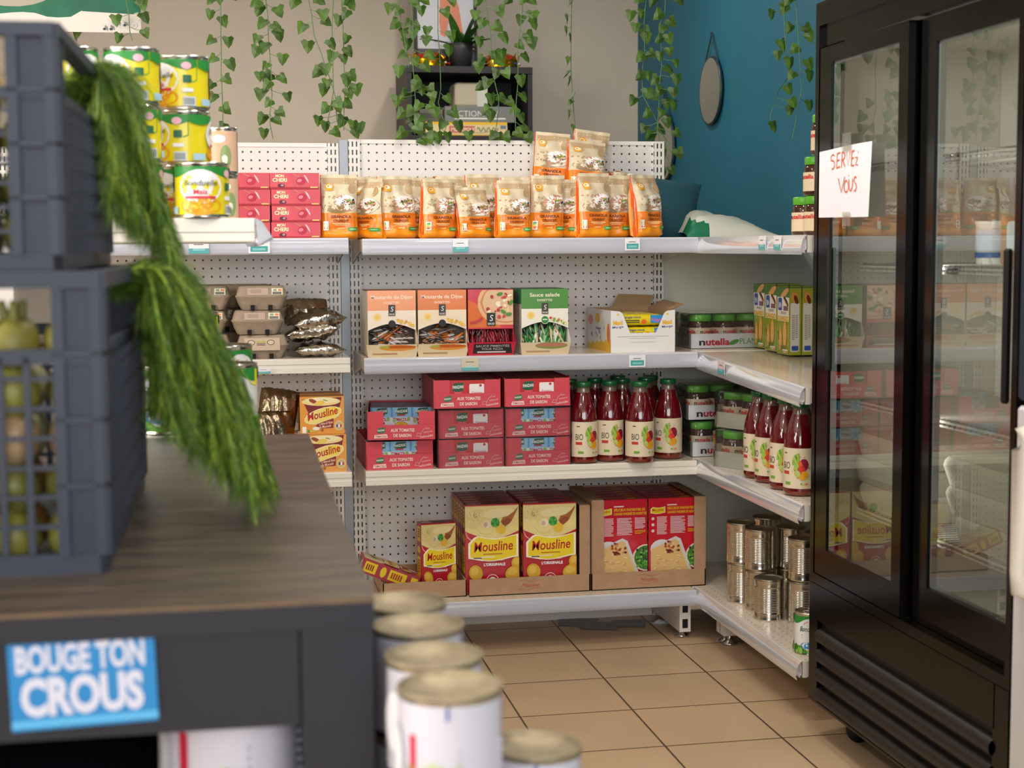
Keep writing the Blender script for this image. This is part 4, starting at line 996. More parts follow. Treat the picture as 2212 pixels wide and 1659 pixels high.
TT = [ # x, y, z, rz, pack, how many packs, label
 (.512, 4.385, Z3, .0, 'sky', 2, 'bottom red tomato tray of the leftmost stack, under the slanted open one'),
 (.515, 4.365, Z3+.0885, -.12, 'skyback', 4, 'open red tomato tray set askew on top of the leftmost stack'),
 (.722, 4.38, Z3, .02, 'red', 2, 'bottom red tomato tray of the middle stack, wrapped in film'),
 (.722, 4.38, Z3+.086, .02, 'red', 2, 'middle red tomato tray of the middle stack, wrapped in film'),
 (.708, 4.36, Z3+.176, -.02, 'red', 7, 'top red tomato tray of the middle stack with a torn left tab'),
 (.921, 4.375, Z3, .015, 'sky', 2, 'bottom red tomato tray of the stack touching the juice bottles'),
 (.921, 4.375, Z3+.086, .015, 'sky', 2, 'middle red tomato tray of the stack touching the juice bottles'),
 (.916, 4.36, Z3+.176, .0, 'red', 7, 'top red tomato tray of the stack touching the juice bottles')]
for i, (x, y, z, rz, pk, n, lab) in enumerate(TT):
    TK.place((x, y, z), lab, rz=rz)
    c, s = math.cos(rz), math.sin(rz)
    for j in range(n):
        v = .006+.040*j + (.125 if pk == 'skyback' else 0)
        kind = 'sky' if 'sky' in pk else 'red'; where = lab.split('red tomato tray')[0].strip()+' tray of the '+('leftmost stack' if i < 2 else 'middle stack' if i < 5 else 'stack by the bottles')
        if j == 0: l, g = 'front tomato sauce pack in the '+where, 'tomato packs at the front of their trays'
        else: l, g = 'tomato pack filed behind others in the '+where, 'tomato packs in the '+where
        TPK[kind].place((x-v*s, y+v*c, z+.0022), l, rz=rz, group=g)
for x, y, lab in ((.722, 4.374, 'clear shrink film wrapped round the two lower trays of the middle stack'), (.921, 4.369, 'clear shrink film round the two lower trays beside the juice bottles')):
    mb = MB(); rg = random.Random(int(x*100)); w, d, h = .2, .31, .1745
    rows = []
    per = [(-w/2, -.002), (w/2, -.002), (w/2, d), (-w/2, d)]; pts = []
    for (a, b), (c, f) in zip(per, per[1:]+per[:1]):
        for k in range(12): pts.append((a+(c-a)*k/12, b+(f-b)*k/12))
    for i in range(9):
        rows.append([(p[0]+rg.uniform(-.0005, .0016)*(1 if p[0] > 0 else -1), p[1]-rg.uniform(0, .0022)*(p[1] < .01), .001+(h-.001)*i/8) for p in pts])
    mb.grid(rows, M_film, True, True); mb.face(rows[-1], M_film)
    tag(mb.build('shrink_film', None, (x, y, Z3), .017), lab, 'plastic film')

# ============================================================ puree boxes
def banner(q, x, y, w, h, txt='Mousline', yl='#e8cf1c'):
    for e, c in ((.045, '#f6efd0'), (0, yl)):
        lo = [(x+w*(-e+(1+2*e)*i/16), y-h*e+h*(.02+.09*math.sin(i/16*PI*1.6+2.4))) for i in range(17)]
        hi = [(x+w*(-e+(1+2*e)*i/16), y+h*e+h*(.9+.10*math.sin(i/16*PI*1.6+2.0))*(.62+.38*min(1, i/2.5))) for i in range(17)]
        q.strip(lo, hi, ink(c, .35, .3))
    q.txt(txt, x+w*.5, y+h*.33, h*.40, ink('#b3151f'), w*.84, bold=.014, shear=.12, rot=.03)
    q.rect(x+w*.28, y+h*.17, x+w*.7, y+h*.22, ink('#c07a1c'))
def puree_front(q, w, h):
    q.rect(0, 0, w, h, ink('#b4182a', .28, .5))
    q.strip([(w*i/18, h*(.60+.27*abs(i/18-.52)**1.4)+h*.0) for i in range(19)], [(w*i/18, h*.985) for i in range(19)], ink('#e3cf8a', .35, .3))
    rg = random.Random(6)
    for k in range(4): q.line([(w*(.03+.04*k)+w*.5*t, h*(.88-.05*k-.22*math.sin(t*2.2))) for t in [j/8 for j in range(9)]], .0018, ink(('#d6bd6c', '#efe0a8')[k % 2]))
    q.ell(w*.62, h*.9, w*.3, h*.05, ink('#ecdda4'), .1); q.ell(w*.9, h*.8, w*.1, h*.1, ink('#e8d488'))
    q.poly([(w*.66, h*.8), (w*.74, h*.74), (w*.86, h*.8), (w*.97, h*.93), (w*.99, h*.97), (w*.9, h*.91), (w*.8, h*.865), (w*.7, h*.85)], ink('#a9602c')); q.ell(w*.77, h*.8, w*.09, h*.035, ink('#8d4a20'), .4)
    q.ell(w*.4, h*.78, w*.075, h*.045, ink('#e9d9c0'), .2); q.ell(w*.38, h*.775, w*.04, h*.028, ink('#c9a98a'))
    q.ell(w*.66, h*.72, w*.1, h*.055, ink('#dfb83c'), -.5); q.ell(w*.56, h*.795, w*.06, h*.035, ink('#3f9a3a'))
    for k in range(9): q.ell(w*(.56+.055*math.cos(k*.7)), h*(.795+.035*math.sin(k*.7)), w*.033, h*.02, ink(('#3f9a3a', '#57ad45', '#2f8232')[k % 3]), k, 7)
    for k in range(34): q.ell(w*rg.gauss(.2, .07), h*rg.gauss(.9, .04), w*.006, h*.004, ink('#5d6a30'), rg.uniform(0, 3), 5)
    q.line([(w*.0, h*.70), (w*.04, h*.64), (w*.12, h*.6)], .0035, ink('#e5949c'))
    banner(q, w*.09, h*.39, w*.86, h*.27)
    q.rect(w*.28, h*.405, w*.55, h*.415, ink('#e9e4ee')); q.rect(w*.15, h*.395, w*.3, h*.407, ink('#4b3a7c'))
    q.bars(w*.3, h*.355, w*.72, h*.37, 1, ink('#e1a7ad'), fill=.3); q.txt("L'ORIGINALE", w*.54, h*.31, h*.03, ink('#f1e9ea'), w*.4, bold=.045)
    for cx, cy, rx, ry, r in ((.97, .33, .12, .075, .4), (.19, .235, .13, .092, .35), (.90, .215, .17, .085, .3)):
        q.ell(w*cx, h*cy, w*rx, h*ry, ink('#a8761c'), r); q.ell(w*cx, h*(cy+.004), w*rx*.94, h*ry*.94, ink('#d3a32e'), r); q.ell(w*(cx-.02), h*(cy+.02), w*rx*.55, h*ry*.5, ink('#e0b94c'), r)
    q.ell(w*.5, h*.13, w*.125, h*.085, ink('#e8d6d0')); q.ell(w*.5, h*.13, w*.115, h*.077, ink('#b4182a')); q.ell(w*.5, h*.13, w*.08, h*.053, ink('#f0ece8')); q.rect(w*.44, h*.1, w*.475, h*.16, ink('#3c4a9c')); q.ell(w*.52, h*.125, w*.03, h*.03, ink('#d0581e'))
def puree_back(q, w, h):
    q.rect(0, 0, w, h, ink('#c3182c', .28, .5))
    yl, wt = ink('#e0a31c'), ink('#e6c9cc')
    banner(q, w*.05, h*.83, w*.26, h*.075)
    q.txt('DÉLICIEUX PARMENTIER DE', w*.36, h*.87, h*.028, yl, w*.6, al='l', bold=.05); q.txt('CANARD PARSEMÉ DE NOISETTES', w*.36, h*.825, h*.028, yl, w*.63, al='l', bold=.05); q.rect(w*.36, h*.915, w*.55, h*.93, wt)
    for x0, x1, y0, n in ((.16, .36, .58, 14), (.42, .72, .59, 16), (.76, .97, .66, 9)): q.bars(w*x0, h*y0, w*x1, h*.79, n, wt, rnd)
    q.bars(w*.76, h*.6, w*.97, h*.645, 3, yl, rnd)
    for k in range(3): q.ell(w*.08, h*(.77-.07*k), w*.03, h*.018, wt)
    q.ell(w*.25, h*.42, w*.22, h*.11, ink('#dcd9da')); q.poly([(w*.04, h*.44), (w*.52, h*.56), (w*.62, h*.53), (w*.84, h*.16), (w*.04, h*.16)], ink('#cfcfd2')); q.poly([(w*.05, h*.42), (w*.52, h*.53), (w*.58, h*.5), (w*.78, h*.16), (w*.05, h*.16)], ink('#dfb878'))
    rg = random.Random(11)
    for k in range(26): q.ell(w*rg.uniform(.3, .58), h*rg.uniform(.37, .5), w*.03, h*.014, ink(rg.choice(['#8d3a22', '#a9502c', '#5f2418', '#e3c48a', '#c99258'])), rg.uniform(0, 3), 8)
    for k in range(18): q.ell(w*rg.uniform(.1, .6), h*rg.uniform(.18, .36), w*.04, h*.008, ink(rg.choice(['#e8c88c', '#d2a460', '#efd6a2'])), rg.uniform(-.5, .9), 8)
    q.ell(w*.97, h*.33, w*.26, h*.155, ink('#e1cfc0')); q.ell(w*.98, h*.33, w*.235, h*.14, ink('#3f7a2c'))
    for k in range(46): q.ell(w*rg.uniform(.79, .99), h*.33+h*rg.uniform(-.1, .1), w*.026, h*.014, ink(rg.choice(['#5fa33a', '#79b94a', '#2e5a24', '#3c1c38'])), rg.uniform(0, 3), 7)
    q.rect(0, 0, w, h*.16, ink('#e6c70f', .3, .3)); q.txt('MOUSLINE DURABLEMENT ENGAGÉE', w*.55, h*.11, h*.02, ink('#c84a1c'), w*.7, bold=.05)
    for cx in (.3, .65): q.ell(w*cx, h*.04, w*.035, h*.02, ink('#c84a1c'))
def puree(w, h, d, back=False):
    mb = MB(); R_ = ink('#a01226', .3, .4)
    mb.box(-w/2, w/2, 0, d, 0, h, R_, top=ink('#7d1022', .35), left=ink('#a03040', .35))
    q = front(mb, w); (puree_back if back else puree_front)(q, w, h)
    q = Dec.flat(mb, (-w/2, 0, h), (1, 0, 0), (0, 1, 0))
    if back: q.rect(w*.62, d*.25, w*.82, d*.6, ink('#c99a1c')); q.rect(0, 0, w, d*.12, ink('#c3182c')); q.rect(w*.05, d*.7, w*.6, d*.9, ink('#a86a6a'))
    else: q.rect(w*.04, d*.2, w*.32, d*.8, ink('#b5938c')); q.rect(w*.4, d*.25, w*.75, d*.75, ink('#4a3c34')); q.rect(0, 0, w, d*.1, ink('#c21a2c'))
    q = leftside(mb, w, d)
    q.rect(d*.15, h*.74, d*.85, h*.95, ink('#e0c01c')); q.rect(d*.15, h*.22, d*.85, h*.52, ink('#e0c01c')); q.rect(d*.15, h*.03, d*.85, h*.14, ink('#e0c01c')); q.ell(d*.5, h*.62, d*.36, h*.05, ink('#e0c01c'))
    q.bars(d*.3, h*.78, d*.7, h*.92, 4, ink('#7a1c1c'), fill=.6); q.bars(d*.3, h*.28, d*.7, h*.48, 5, ink('#a8461c'), fill=.7)
    return mb.build('puree_box')
PB = Kind(puree(.163, .268, .042), 'puree box', None); PR = Kind(puree(.163, .268, .042, True), 'puree box', None)
y1 = 4.43
for j in range(6):
    for i, x in enumerate((.797, .967)):
        if j == 0: lab, g = ('large red puree box showing mashed potato, %s of the front pair' % ('left one, partly overlapped', 'right one, fully seen')[i]), 'front puree boxes'
        else: lab, g = 'red puree box filed behind the front pair in the left case', 'boxes filed in the left case'
        PB.place((x-(.004 if i == 0 else 0), y1+j*.0445+(.012 if i == 0 and j == 0 else .004 if j else 0), Z4+.0035), lab, group=g)
for j in range(6):
    for i, x in enumerate((1.190, 1.358)):
        if j == 0: lab, g = ('large red puree box showing its recipe side, %s' % ('left one with the salad bowl', 'right one with the yellow logo')[i]), 'recipe side puree boxes'
        else: lab, g = 'red puree box filed behind the recipe side pair in the right case', 'boxes filed in the right case'
        PR.place((x, y1+.006+j*.0445, Z4+.0035), lab, group=g)
PS = Kind(puree(.107, .212, .05), 'puree box', None)
o = PS.place((.636, 4.475, Z4+.0035), 'small red puree box standing alone in the low cardboard tray', rz=.14)
o = PS.place((.60, 4.535, Z4+.003), 'small red puree box fallen over against the edge of the low tray', rot=(0, 0, 0)); a_ = .40; o.rotation_euler = Matrix(((0, -math.sin(a_), -math.cos(a_)), (1, 0, 0), (0, -math.cos(a_), math.sin(a_)))).to_euler(); o.location = (.578, 4.50, Z4+.056); o.scale = (.9, .9, .85)
def case(name, label, x0, x1, y, d, hf, hs, logo=True, rz=0, sw=.035, leftwall=True):
    """tray cut from cardboard: low front lip of height hf, side posts of height hs"""
    w = x1-x0; t = thing(name, label, 'cardboard case', (x0, y, Z4+.0005), rz); th = .003
    mb = MB()
    mb.box(0, w, 0, d, 0, th*.8, M_card); mb.box(0, w, 0, th, 0, hf, M_card); mb.box(0, w, d-th, d, 0, max(hf, hs), M_card)
    if leftwall: mb.box(0, th, 0, d, 0, hs, M_carddark, left=M_card)
    mb.box(w-th, w, 0, d, 0, hs, M_card)
    mb.build('carton', t)
    if hs > hf:
        for a, b in (((0, sw), (w-sw*.9, w)) if leftwall else ((w-sw, w),)):
            mb = MB(); mb.box(a, b, th, th*2, hf, hs, M_card); mb.box(a+.001, b-.001, th*2, d-th, hs-.001, hs+.001, M_carddark)
            mb.build('corner_post', t)
    if logo:
        mb = MB(); q = Dec.flat(mb, (0, -.0002, 0), (1, 0, 0), (0, 0, 1), start=0); r = ink('#b5423a')
        q.line([(w*.5-.035+.07*i/12, hf*.78+.003*math.sin(i*.6)) for i in range(13)], .0008, r); q.line([(w*.5-.035+.07*i/12, hf*.3+.003*math.sin(i*.6+2)) for i in range(13)], .0008, r); q.txt('Mousline', w*.5, hf*.42, hf*.22, r, .052, shear=.3, bold=0)
        mb.build('printed_logo', t)
    return t
case('cardboard_case', 'cardboard case round the front pair of mashed potato boxes', .719, 1.088, 4.415, .29, .052, .262, leftwall=False, sw=.032)
case('cardboard_case', 'taller cardboard case at the right end holding the recipe side boxes', 1.092, 1.452, 4.415, .29, .052, .275, sw=.04)
case('cardboard_tray', 'low half empty cardboard tray at the left of the bottom shelf', .462, .712, 4.425, .26, .05, .05, logo=False)

def orange():
    w, h, d = .126, .108, .07; mb = MB(); O = ink('#dd8a2a', .3, .4)
    mb.box(-w/2, w/2, 0, d, 0, h, O, top=ink('#c98a4a')); q = front(mb, w)
    q.rect(0, 0, w, h, ink('#e29a3c', .3, .4)); q.poly([(w*.05, h*.93), (w*.95, h*.98), (w*.9, h*.7), (w*.5, h*.58), (w*.2, h*.55)], ink('#7a1c22'))
    q.ell(w*.48, h*.87, w*.44, h*.115, ink('#efd590')); q.ell(w*.5, h*.9, w*.36, h*.08, ink('#f3e3b4')); q.ell(w*.3, h*.88, w*.1, h*.05, ink('#9a4220'), -.4); q.ell(w*.45, h*.83, w*.12, h*.06, ink('#ecc957'), .2); q.ell(w*.58, h*.9, w*.06, h*.015, ink('#86a03c'), -.3)
    q.ell(w*.52, h*.5, w*.44, h*.2, ink('#f2e2b0'), .28); q.ell(w*.52, h*.5, w*.42, h*.18, ink('#eed77a'), .28); q.ell(w*.7, h*.58, w*.2, h*.12, ink('#f0cf3c'), .28)
    q.txt('Mousline', w*.52, h*.45, h*.2, ink('#b01f22'), w*.7, bold=.02, shear=.2, rot=.24)
    q.poly([(w*.3, h*.14), (w*.75, h*.16), (w*.76, h*.42), (w*.4, h*.28)], ink('#8a1f2c')); q.txt('Crème & Noix', w*.58, h*.26, h*.07, ink('#f0d9b8'), w*.32, shear=.3, rot=.15); q.txt('de Muscade', w*.56, h*.17, h*.07, ink('#f0d9b8'), w*.28, shear=.3, rot=.15)
    q.ell(w*.88, h*.22, w*.1, h*.13, ink('#e9d2a0')); q.ell(w*.88, h*.22, w*.085, h*.11, ink('#c9b37c')); q.rect(w*.82, h*.18, w*.86, h*.25, ink('#2f3f8c')); q.rect(w*.86, h*.18, w*.9, h*.25, ink('#efefef')); q.rect(w*.9, h*.18, w*.94, h*.25, ink('#c8303a'))
    q.ell(w*.36, h*.15, w*.08, h*.05, ink('#efe6d8')); q.ell(w*.5, h*.1, w*.03, h*.035, ink('#9a5a20')); q.rect(w*.05, h*.03, w*.14, h*.2, ink('#f2efe8')); q.rect(w*.17, h*.05, w*.33, h*.12, ink('#d9b23c')); q.rect(w*.17, h*.05, w*.22, h*.12, ink('#3c9a57'))
    q = leftside(mb, w, d); q.rect(d*.3, h*.2, d*.8, h*.55, ink('#5a3a30')); q.bars(d*.35, h*.24, d*.75, h*.5, 5, ink('#c9a98a'))
    return mb.build('orange_puree_box')
OK_ = Kind(orange(), 'puree box', 'orange puree boxes')
OK_.place((.294, 4.375, Z3), 'orange puree box with mashed potato bowl, lower one of the stack at the joint', rz=.02)
OK_.place((.290, 4.39, Z3+.1085), 'orange puree box with mashed potato bowl, upper one of the stack at the joint', rz=-.06)
for i, (x, y) in enumerate(((.30, 4.47), (.29, 4.485))): OK_.place((x, y, Z3+i*.1085), 'orange puree box hidden behind the front stack, %s one' % ('lower', 'upper')[i], rz=.05)
OK_.place((.16, 4.44, Z3), 'orange puree box left of the stack, mostly hidden by the counter')

# ============================================================ foil packs
M_foil = mat('gold_foil', '#b9b2a4', .2, 1, bump=1.0, bscale=38)
def foil(seed, L_=.16, W_=.11, T_=.05, mt=None):
    rg = random.Random(seed); mb = MB(); N, K_ = 22, 18; rows = []
    for i in range(N+1):
        u = -1+2*i/N; row = []
        for k in range(K_):
            a = 2*PI*k/K_
            env = max(.03, 1-abs(u)**3.5)
            x = u*L_/2; yy = W_/2*math.copysign(abs(math.cos(a))**.6, math.cos(a))*(.93+.07*env); zz = T_/2*env*math.copysign(abs(math.sin(a))**.8, math.sin(a))
            n = 1+.2*math.sin(7*u+seed+2*a)*math.sin(3*a+2*u)+.13*math.sin(13*u-4*a+seed)+rg.uniform(-.06, .06)
            row.append((x+rg.uniform(-.001, .001), yy+rg.uniform(-.002, .002), T_/2+zz*n))
        rows.append(row)
    mb.grid(rows, mt or M_foil, True, True)
    mb.face(rows[0], mt or M_foil); mb.face(rows[-1][::-1], mt or M_foil)
    return mb.build('foil_pack')
FP = [Kind(foil(s), 'foil pack', 'crumpled silver foil packs') for s in (1, 2)]
FP[0].place((.285, 4.45, Z2+.004), 'crumpled silver foil pack lying flat, lowest beside the egg cartons', rz=.1, scale=(.95, 1.1, .75))
FP[1].place((.275, 4.47, Z2+.05), 'crumpled silver foil pack, second in the heap by the egg cartons', rz=-.1, rot=(0, -.15, -.15))
FP[0].place((.285, 4.47, Z2+.085), 'crumpled silver foil pack with a pointed right end, third in the heap', rot=(.1, -.12, .2), scale=(1, 1, 1))
FP[1].place((.255, 4.52, Z2+.12), 'crumpled silver foil pack at the top of the heap, leaning back', rot=(1.0, 0, .05), scale=(.8, .8, .7))
FR = Kind(foil(7, .14, .12, .05, mat('foil_dark', '#8d7a63', .25, 1, bump=1.0, bscale=38)), 'foil pack', 'foil packs left of the orange boxes')
FR.place((.14, 4.45, Z3+.11), 'dark gold foil pack with a red edge, left of the orange boxes', rot=(1.35, 0, .1))
FR.place((.17, 4.50, Z3+.17), 'dark gold foil pack leaning behind the one with a red edge', rot=(1.35, .15, -.1), scale=(.8, 1, .9))

# ============================================================ egg cartons
M_egg = mat('grey_pulp', '#9b8a78', .9, noise=.07, nscale=60, bump=.3, bscale=250)
def egg(open_label=False):
    t = thing('egg_carton', None, None); w, d, h = .152, .105, .068
    mb = MB()   # base with cups
    rows = []
    N = 36
    for i, (z, s) in enumerate(((0, .80), (.004, .84), (.02, .95), (.034, 1.0), (.037, 1.04), (.039, 1.04))):
        row = []
        for k in range(N):
            a = 2*PI*k/N; c, s_ = math.cos(a), math.sin(a)
            px = math.copysign(abs(c)**.35, c); py = math.copysign(abs(s_)**.35, s_)
            x, y = px*w/2*.96*s, py*d/2*.96*s
            lob = (.5+.5*math.cos(x/(w/3)*2*PI))
            if z < .03: y *= 1-.12*(1-lob)*(abs(py) > .8); x *= 1-.06*(.5-.5*math.cos(y/(d/2)*2*PI))*(abs(px) > .8)
            row.append((x, y+d/2, z))
        rows.append(row)
    mb.grid(rows, M_egg, True, True); mb.face(rows[0][::-1], M_egg)
    for xx in (-w/6, w/6): mb.box(xx-.006, xx+.006, -.0005+.004, .012, 0, .014, M_dark)
    mb.build('base', t)
    mb = MB(); rows = []
    for z, s, b in ((.039, 1.04, 1.04), (.041, 1.0, 1.0), (.058, .93, .86), (.066, .88, .74), (h, .8, .62)):
        rows.append([(math.copysign(abs(math.cos(a))**.3, math.cos(a))*w/2*.96*s, d/2+math.copysign(abs(math.sin(a))**.3, math.sin(a))*d/2*.96*b, z) for a in [2*PI*k/N for k in range(N)]])
    mb.grid(rows, M_egg, True, True); mb.face(rows[-1], M_egg); mb.build('lid', t)
    mb = MB()
    fn = lambda u, v, o: Vector((u, .0035+v*.36-.0022-o, .0415+v*.93))
    q = Dec(mb, fn, start=0, step=.0001)
    if not open_label:
        q.rect(-.04, .001, .02, .022, ink('#b39a8c')); q.rect(.028, .001, .062, .022, ink('#a8a86a')); q.rect(.030, .002, .060, .021, ink('#dcd6cc')); q.bars(.032, .003, .058, .011, 1, ink('#6a6660'), fill=1)
        q.rect(.048, .013, .058, .019, ink('#d9803c')); q.rect(.034, .013, .044, .019, ink('#7f9a6a')); q.bars(-.03, .006, .0, .018, 3, ink('#9b857a'))
    else:
        q.rect(-.052, -.018, .05, .02, ink('#b9a48e')); q.ell(-.032, .006, .011, .008, ink('#4a3c30')); q.ell(-.032, .006, .009, .006, ink('#c9b49a')); q.ell(.024, .006, .011, .008, ink('#4a3c30')); q.ell(.024, .006, .009, .006, ink('#c9b49a')); q.rect(-.016, .006, .008, .011, ink('#a6a64a')); q.bars(-.016, -.004, .008, .004, 2, ink('#5a4a3c'))
    mb.build('label', t)
    return t
E1, E2 = Kind(egg(), 'egg carton', 'grey egg cartons'), Kind(egg(True), 'egg carton', 'grey egg cartons')
E2.place((.125, 4.385, Z2+.003), 'grey egg carton with two round windows printed on its label, bottom of the front stack', rz=-.02, scale=(.98, 1, .98))
E1.place((.115, 4.39, Z2+.0715), 'grey pulp egg carton, middle of the front stack', rz=.02, scale=(.98, 1, 1))
E1.place((.125, 4.395, Z2+.141), 'grey pulp egg carton, top of the front stack', rz=-.03, scale=(.98, 1, 1))
E1.place((-.035, 4.44, Z2+.141), 'grey egg carton on top of the left stack, beside the bean cans', rz=-.05)
E1.place((-.045, 4.44, Z2+.0715), 'grey egg carton in the middle of the left stack', rz=-.02)
E2.place((-.035, 4.44, Z2+.003), 'grey egg carton at the bottom of the left stack', rz=.0)
for i in range(3): E1.place((.095+.015*(i % 2), 4.56, Z2+.003+.0693*i), 'grey egg carton in the stack behind the front one, %s' % ('bottom', 'middle', 'top')[i], rz=.05)
for i in range(3): E1.place((-.005+.01*(i % 2), 4.57, Z2+.003+.0693*i), 'grey egg carton behind the left stack, %s' % ('bottom', 'middle', 'top')[i], rz=.08)
# ============================================================ cans
def ribbed(r=.0415, h=.118):
    t = thing('tin_can', None, None); mb = MB()
    pr = [(r*.97, 0), (r, .002), (r, .006), (r*.985, .008), (r*.985, .02)]
    n = 15; a, b = .024, h-.024
    for i in range(n):
        z = a+(b-a)*i/n; st = (b-a)/n
        pr += [(r*.985, z), (r*.965, z+st*.25), (r*.965, z+st*.5), (r*.985, z+st*.8)]
    pr += [(r*.985, h-.02), (r*.985, h-.008), (r, h-.006), (r, h-.002)]
    mb.lathe(pr, 32, (0, 0), M_steel); mb.build('body', t)
    mb = MB(); mb.lathe([(r*1.015, h-.005), (r*1.02, h-.001), (r*.99, h), (r*.95, h-.001), (r*.94, h-.005), (r*.75, h-.004), (r*.72, h-.0055), (.001, h-.0055)], 32, (0, 0), M_steeltop); mb.build('lid', t)
    return t
TKN = Kind(ribbed(), 'tin can', 'bare ribbed tins')
hh = .1185
TL = [(1.487, 4.192, 2, 'stack of bare tins at the left of the side shelf'), (1.503, 4.085, 2, 'second stack of bare tins, showing a pull ring'), (1.492, 3.975, 1, 'single bare ribbed tin standing forward at the aisle edge'),
      (1.57, 3.925, 2, 'stack of bare tins right of the single forward tin'), (1.645, 3.985, 2, 'stack of dark bare tins in the second row'), (1.635, 3.86, 2, 'stack of bare tins cut by the fridge edge'), (1.59, 4.26, 2, 'rear stack of bare tins close under the shelf'), (1.535, 4.315, 1, 'single bare tin at the far left behind the first stack'), (1.60, 4.09, 2, 'stack of bare tins hidden behind the pull ring stack')]
for x, y, n, lab in TL:
    for k in range(n): TKN.place((x+rnd.uniform(-.002, .002), y, Z4+hh*k), ('upper tin' if k else 'lower tin')+' of the '+lab if n > 1 else lab, rz=rnd.uniform(0, 6))
def label_can(style, r=.05, h=.102, seed=1, ring=True):
    rg = random.Random(seed); t = thing('labelled_can', None, None)
    mb = MB(); mb.lathe([(r*.97, 0), (r*1.0, .001), (r*1.0, .004), (r*.97, .007), (r*.97, h-.007), (r*.99, h-.004)], 40, (0, 0), M_steel); mb.build('body', t)
    lidm = M_steel if style != 'white' else mat('worn_lid', '#94886f', .55, .6, noise=.2, nscale=60)
    mb = MB(); mb.lathe([(r*.99, h-.006), (r*1.01, h-.003), (r*1.0, h), (r*.95, h), (r*.94, h-.005), (r*.8, h-.004), (r*.77, h-.006), (.001, h-.006)], 40, (0, 0), lidm)
    if ring: mb.tube([(.012*math.cos(a), .02+.012*math.sin(a), h-.003) for a in [k*PI/4 for k in range(9)]], .0012, M_chrome, 5)
    mb.build('lid', t)
    mb = MB(); R_ = r*.98; base = {'corn': '#e8d51e', 'peas': '#e9ebe4', 'white': '#cfccd8', 'bean': '#e9ebe4', 'beige': '#d9b497'}[style]
    z0, z1 = .007, h-.008; L_ = z1-z0
    mb.lathe([(R_, z0), (R_, z1)], 40, (0, 0), ink(base, .35, .3))
    d = Dec(mb, lambda u, v, o: Vector((math.sin(u/R_)*(R_+o), -math.cos(u/R_)*(R_+o), z0+v)), curved=True)
    P = 2*PI*R_
    for off in ((0, P*.5) if style != 'white' else (0,)):
        if style in ('corn', 'peas', 'bean'):
            g = ink('#2f8b3a')
            d.strip([(off-P*.25+P*.5*i/20, L_*(.86+.08*math.cos((i/20-.5)*9))) for i in range(21)], [(off-P*.25+P*.5*i/20, L_) for i in range(21)], g)
            if style == 'corn': d.poly([(off+P*.13, L_), (off+P*.25, L_), (off+P*.25, L_*.55), (off+P*.22, L_*.5)], ink('#3a9a3c'))
            d.ell(off, L_*.58, P*.135, L_*.36, ink('#efeef0')); 
            if style == 'corn':
                d.ell(off, L_*.18, P*.13, L_*.2, ink('#e6a41a')); 
                for k in range(26): d.ell(off+rg.gauss(0, P*.05), L_*rg.uniform(.05, .3), .003, .0025, ink(rg.choice(['#f2c22e', '#e79a16', '#f6d65a'])), 0, 7)
                d.txt('Bonduelle', off, L_*.6, L_*.12, ink('#2d3b26'), P*.2, bold=0, shear=.2); d.txt('Maïs', off, L_*.42, L_*.1, ink('#d8344a'), P*.08, bold=.02); d.rect(off-P*.09, L_*.33, off+P*.09, L_*.38, ink('#d8344a'))
                d.rect(off+P*.16, L_*.5, off+P*.21, L_*.66, ink('#2f6a4a')); d.rect(off+P*.155, L_*.3, off+P*.22, L_*.38, ink('#f0f0f4')); d.rect(off+P*.16, 0, off+P*.235, L_*.2, ink('#cfd8e0'))
                for k in range(7): d.rect(off+P*(.165+.009*k), L_*.03, off+P*(.169+.009*k), L_*.17, ink('#3a3d44'), (1, 1))
                d.rect(off-P*.23, L_*.02, off-P*.15, L_*.16, ink('#a9cfe2')); d.ell(off+P*.18, L_*.86, P*.03, L_*.08, ink('#e8b8c4'))
            else:
                d.rect(off-P*.25, 0, off+P*.25, L_*.2, ink('#5c9a34'), (12, 2))
                for k in range(30): d.ell(off+rg.uniform(-P*.23, P*.23), L_*rg.uniform(.03, .2), .004, .0035 if style == 'peas' else .009, ink(rg.choice(['#7ab648', '#4d8a2c', '#93c45c', '#38701f'])), 0, 8)
                if style == 'peas': d.poly([(off+P*.07, L_*.98), (off+P*.2, L_*.98), (off+P*.2, L_*.7), (off+P*.14, L_*.75)], ink('#e6d020'))
                d.ell(off, L_*.5, P*.12, L_*.42, ink('#eceee9')); d.ell(off, L_*.22, P*.09, L_*.1, ink('#3f94d8'))
                d.txt('Bonduelle', off, L_*.6, L_*.13, ink('#2d3b26'), P*.2, bold=.01, shear=.2); d.bars(off-P*.08, L_*.38, off+P*.07, L_*.52, 2, ink('#7fa05a')); d.line([(off-P*.06, L_*.8), (off-P*.02, L_*.86), (off+P*.05, L_*.84)], .0015, ink('#d86a2c'))
        elif style == 'beige':
            d.rect(off-P*.25, 0, off-P*.1, L_, ink('#2d3430'), (3, 4)); d.rect(off-P*.1, 0, off+P*.05, L_, ink('#d9a888'), (3, 4)); d.ell(off, L_*.8, P*.07, L_*.1, ink('#f1efea')); d.bars(off-P*.04, L_*.76, off+P*.04, L_*.85, 2, ink('#2c3330')); d.ell(off+P*.07, L_*.35, P*.06, L_*.3, ink('#8aa06a')); d.ell(off+P*.06, L_*.3, P*.03, L_*.1, ink('#e6e2d8'))
        else:
            d.rect(-P*.16, L_*.0, -P*.135, L_*.72, ink('#c3183c'), (2, 4)); 
            for k in range(34):
                x = -P*.05+rg.uniform(-.03, .025); hgt = L_*rg.uniform(.15, .5); lean = rg.uniform(-.012, .012)
                d.line([(x, 0), (x+lean*.5, hgt*.6), (x+lean, hgt)], .0022, ink(rg.choice(['#9cc23a', '#b4d05a', '#7fae2c', '#c6dc86'])))
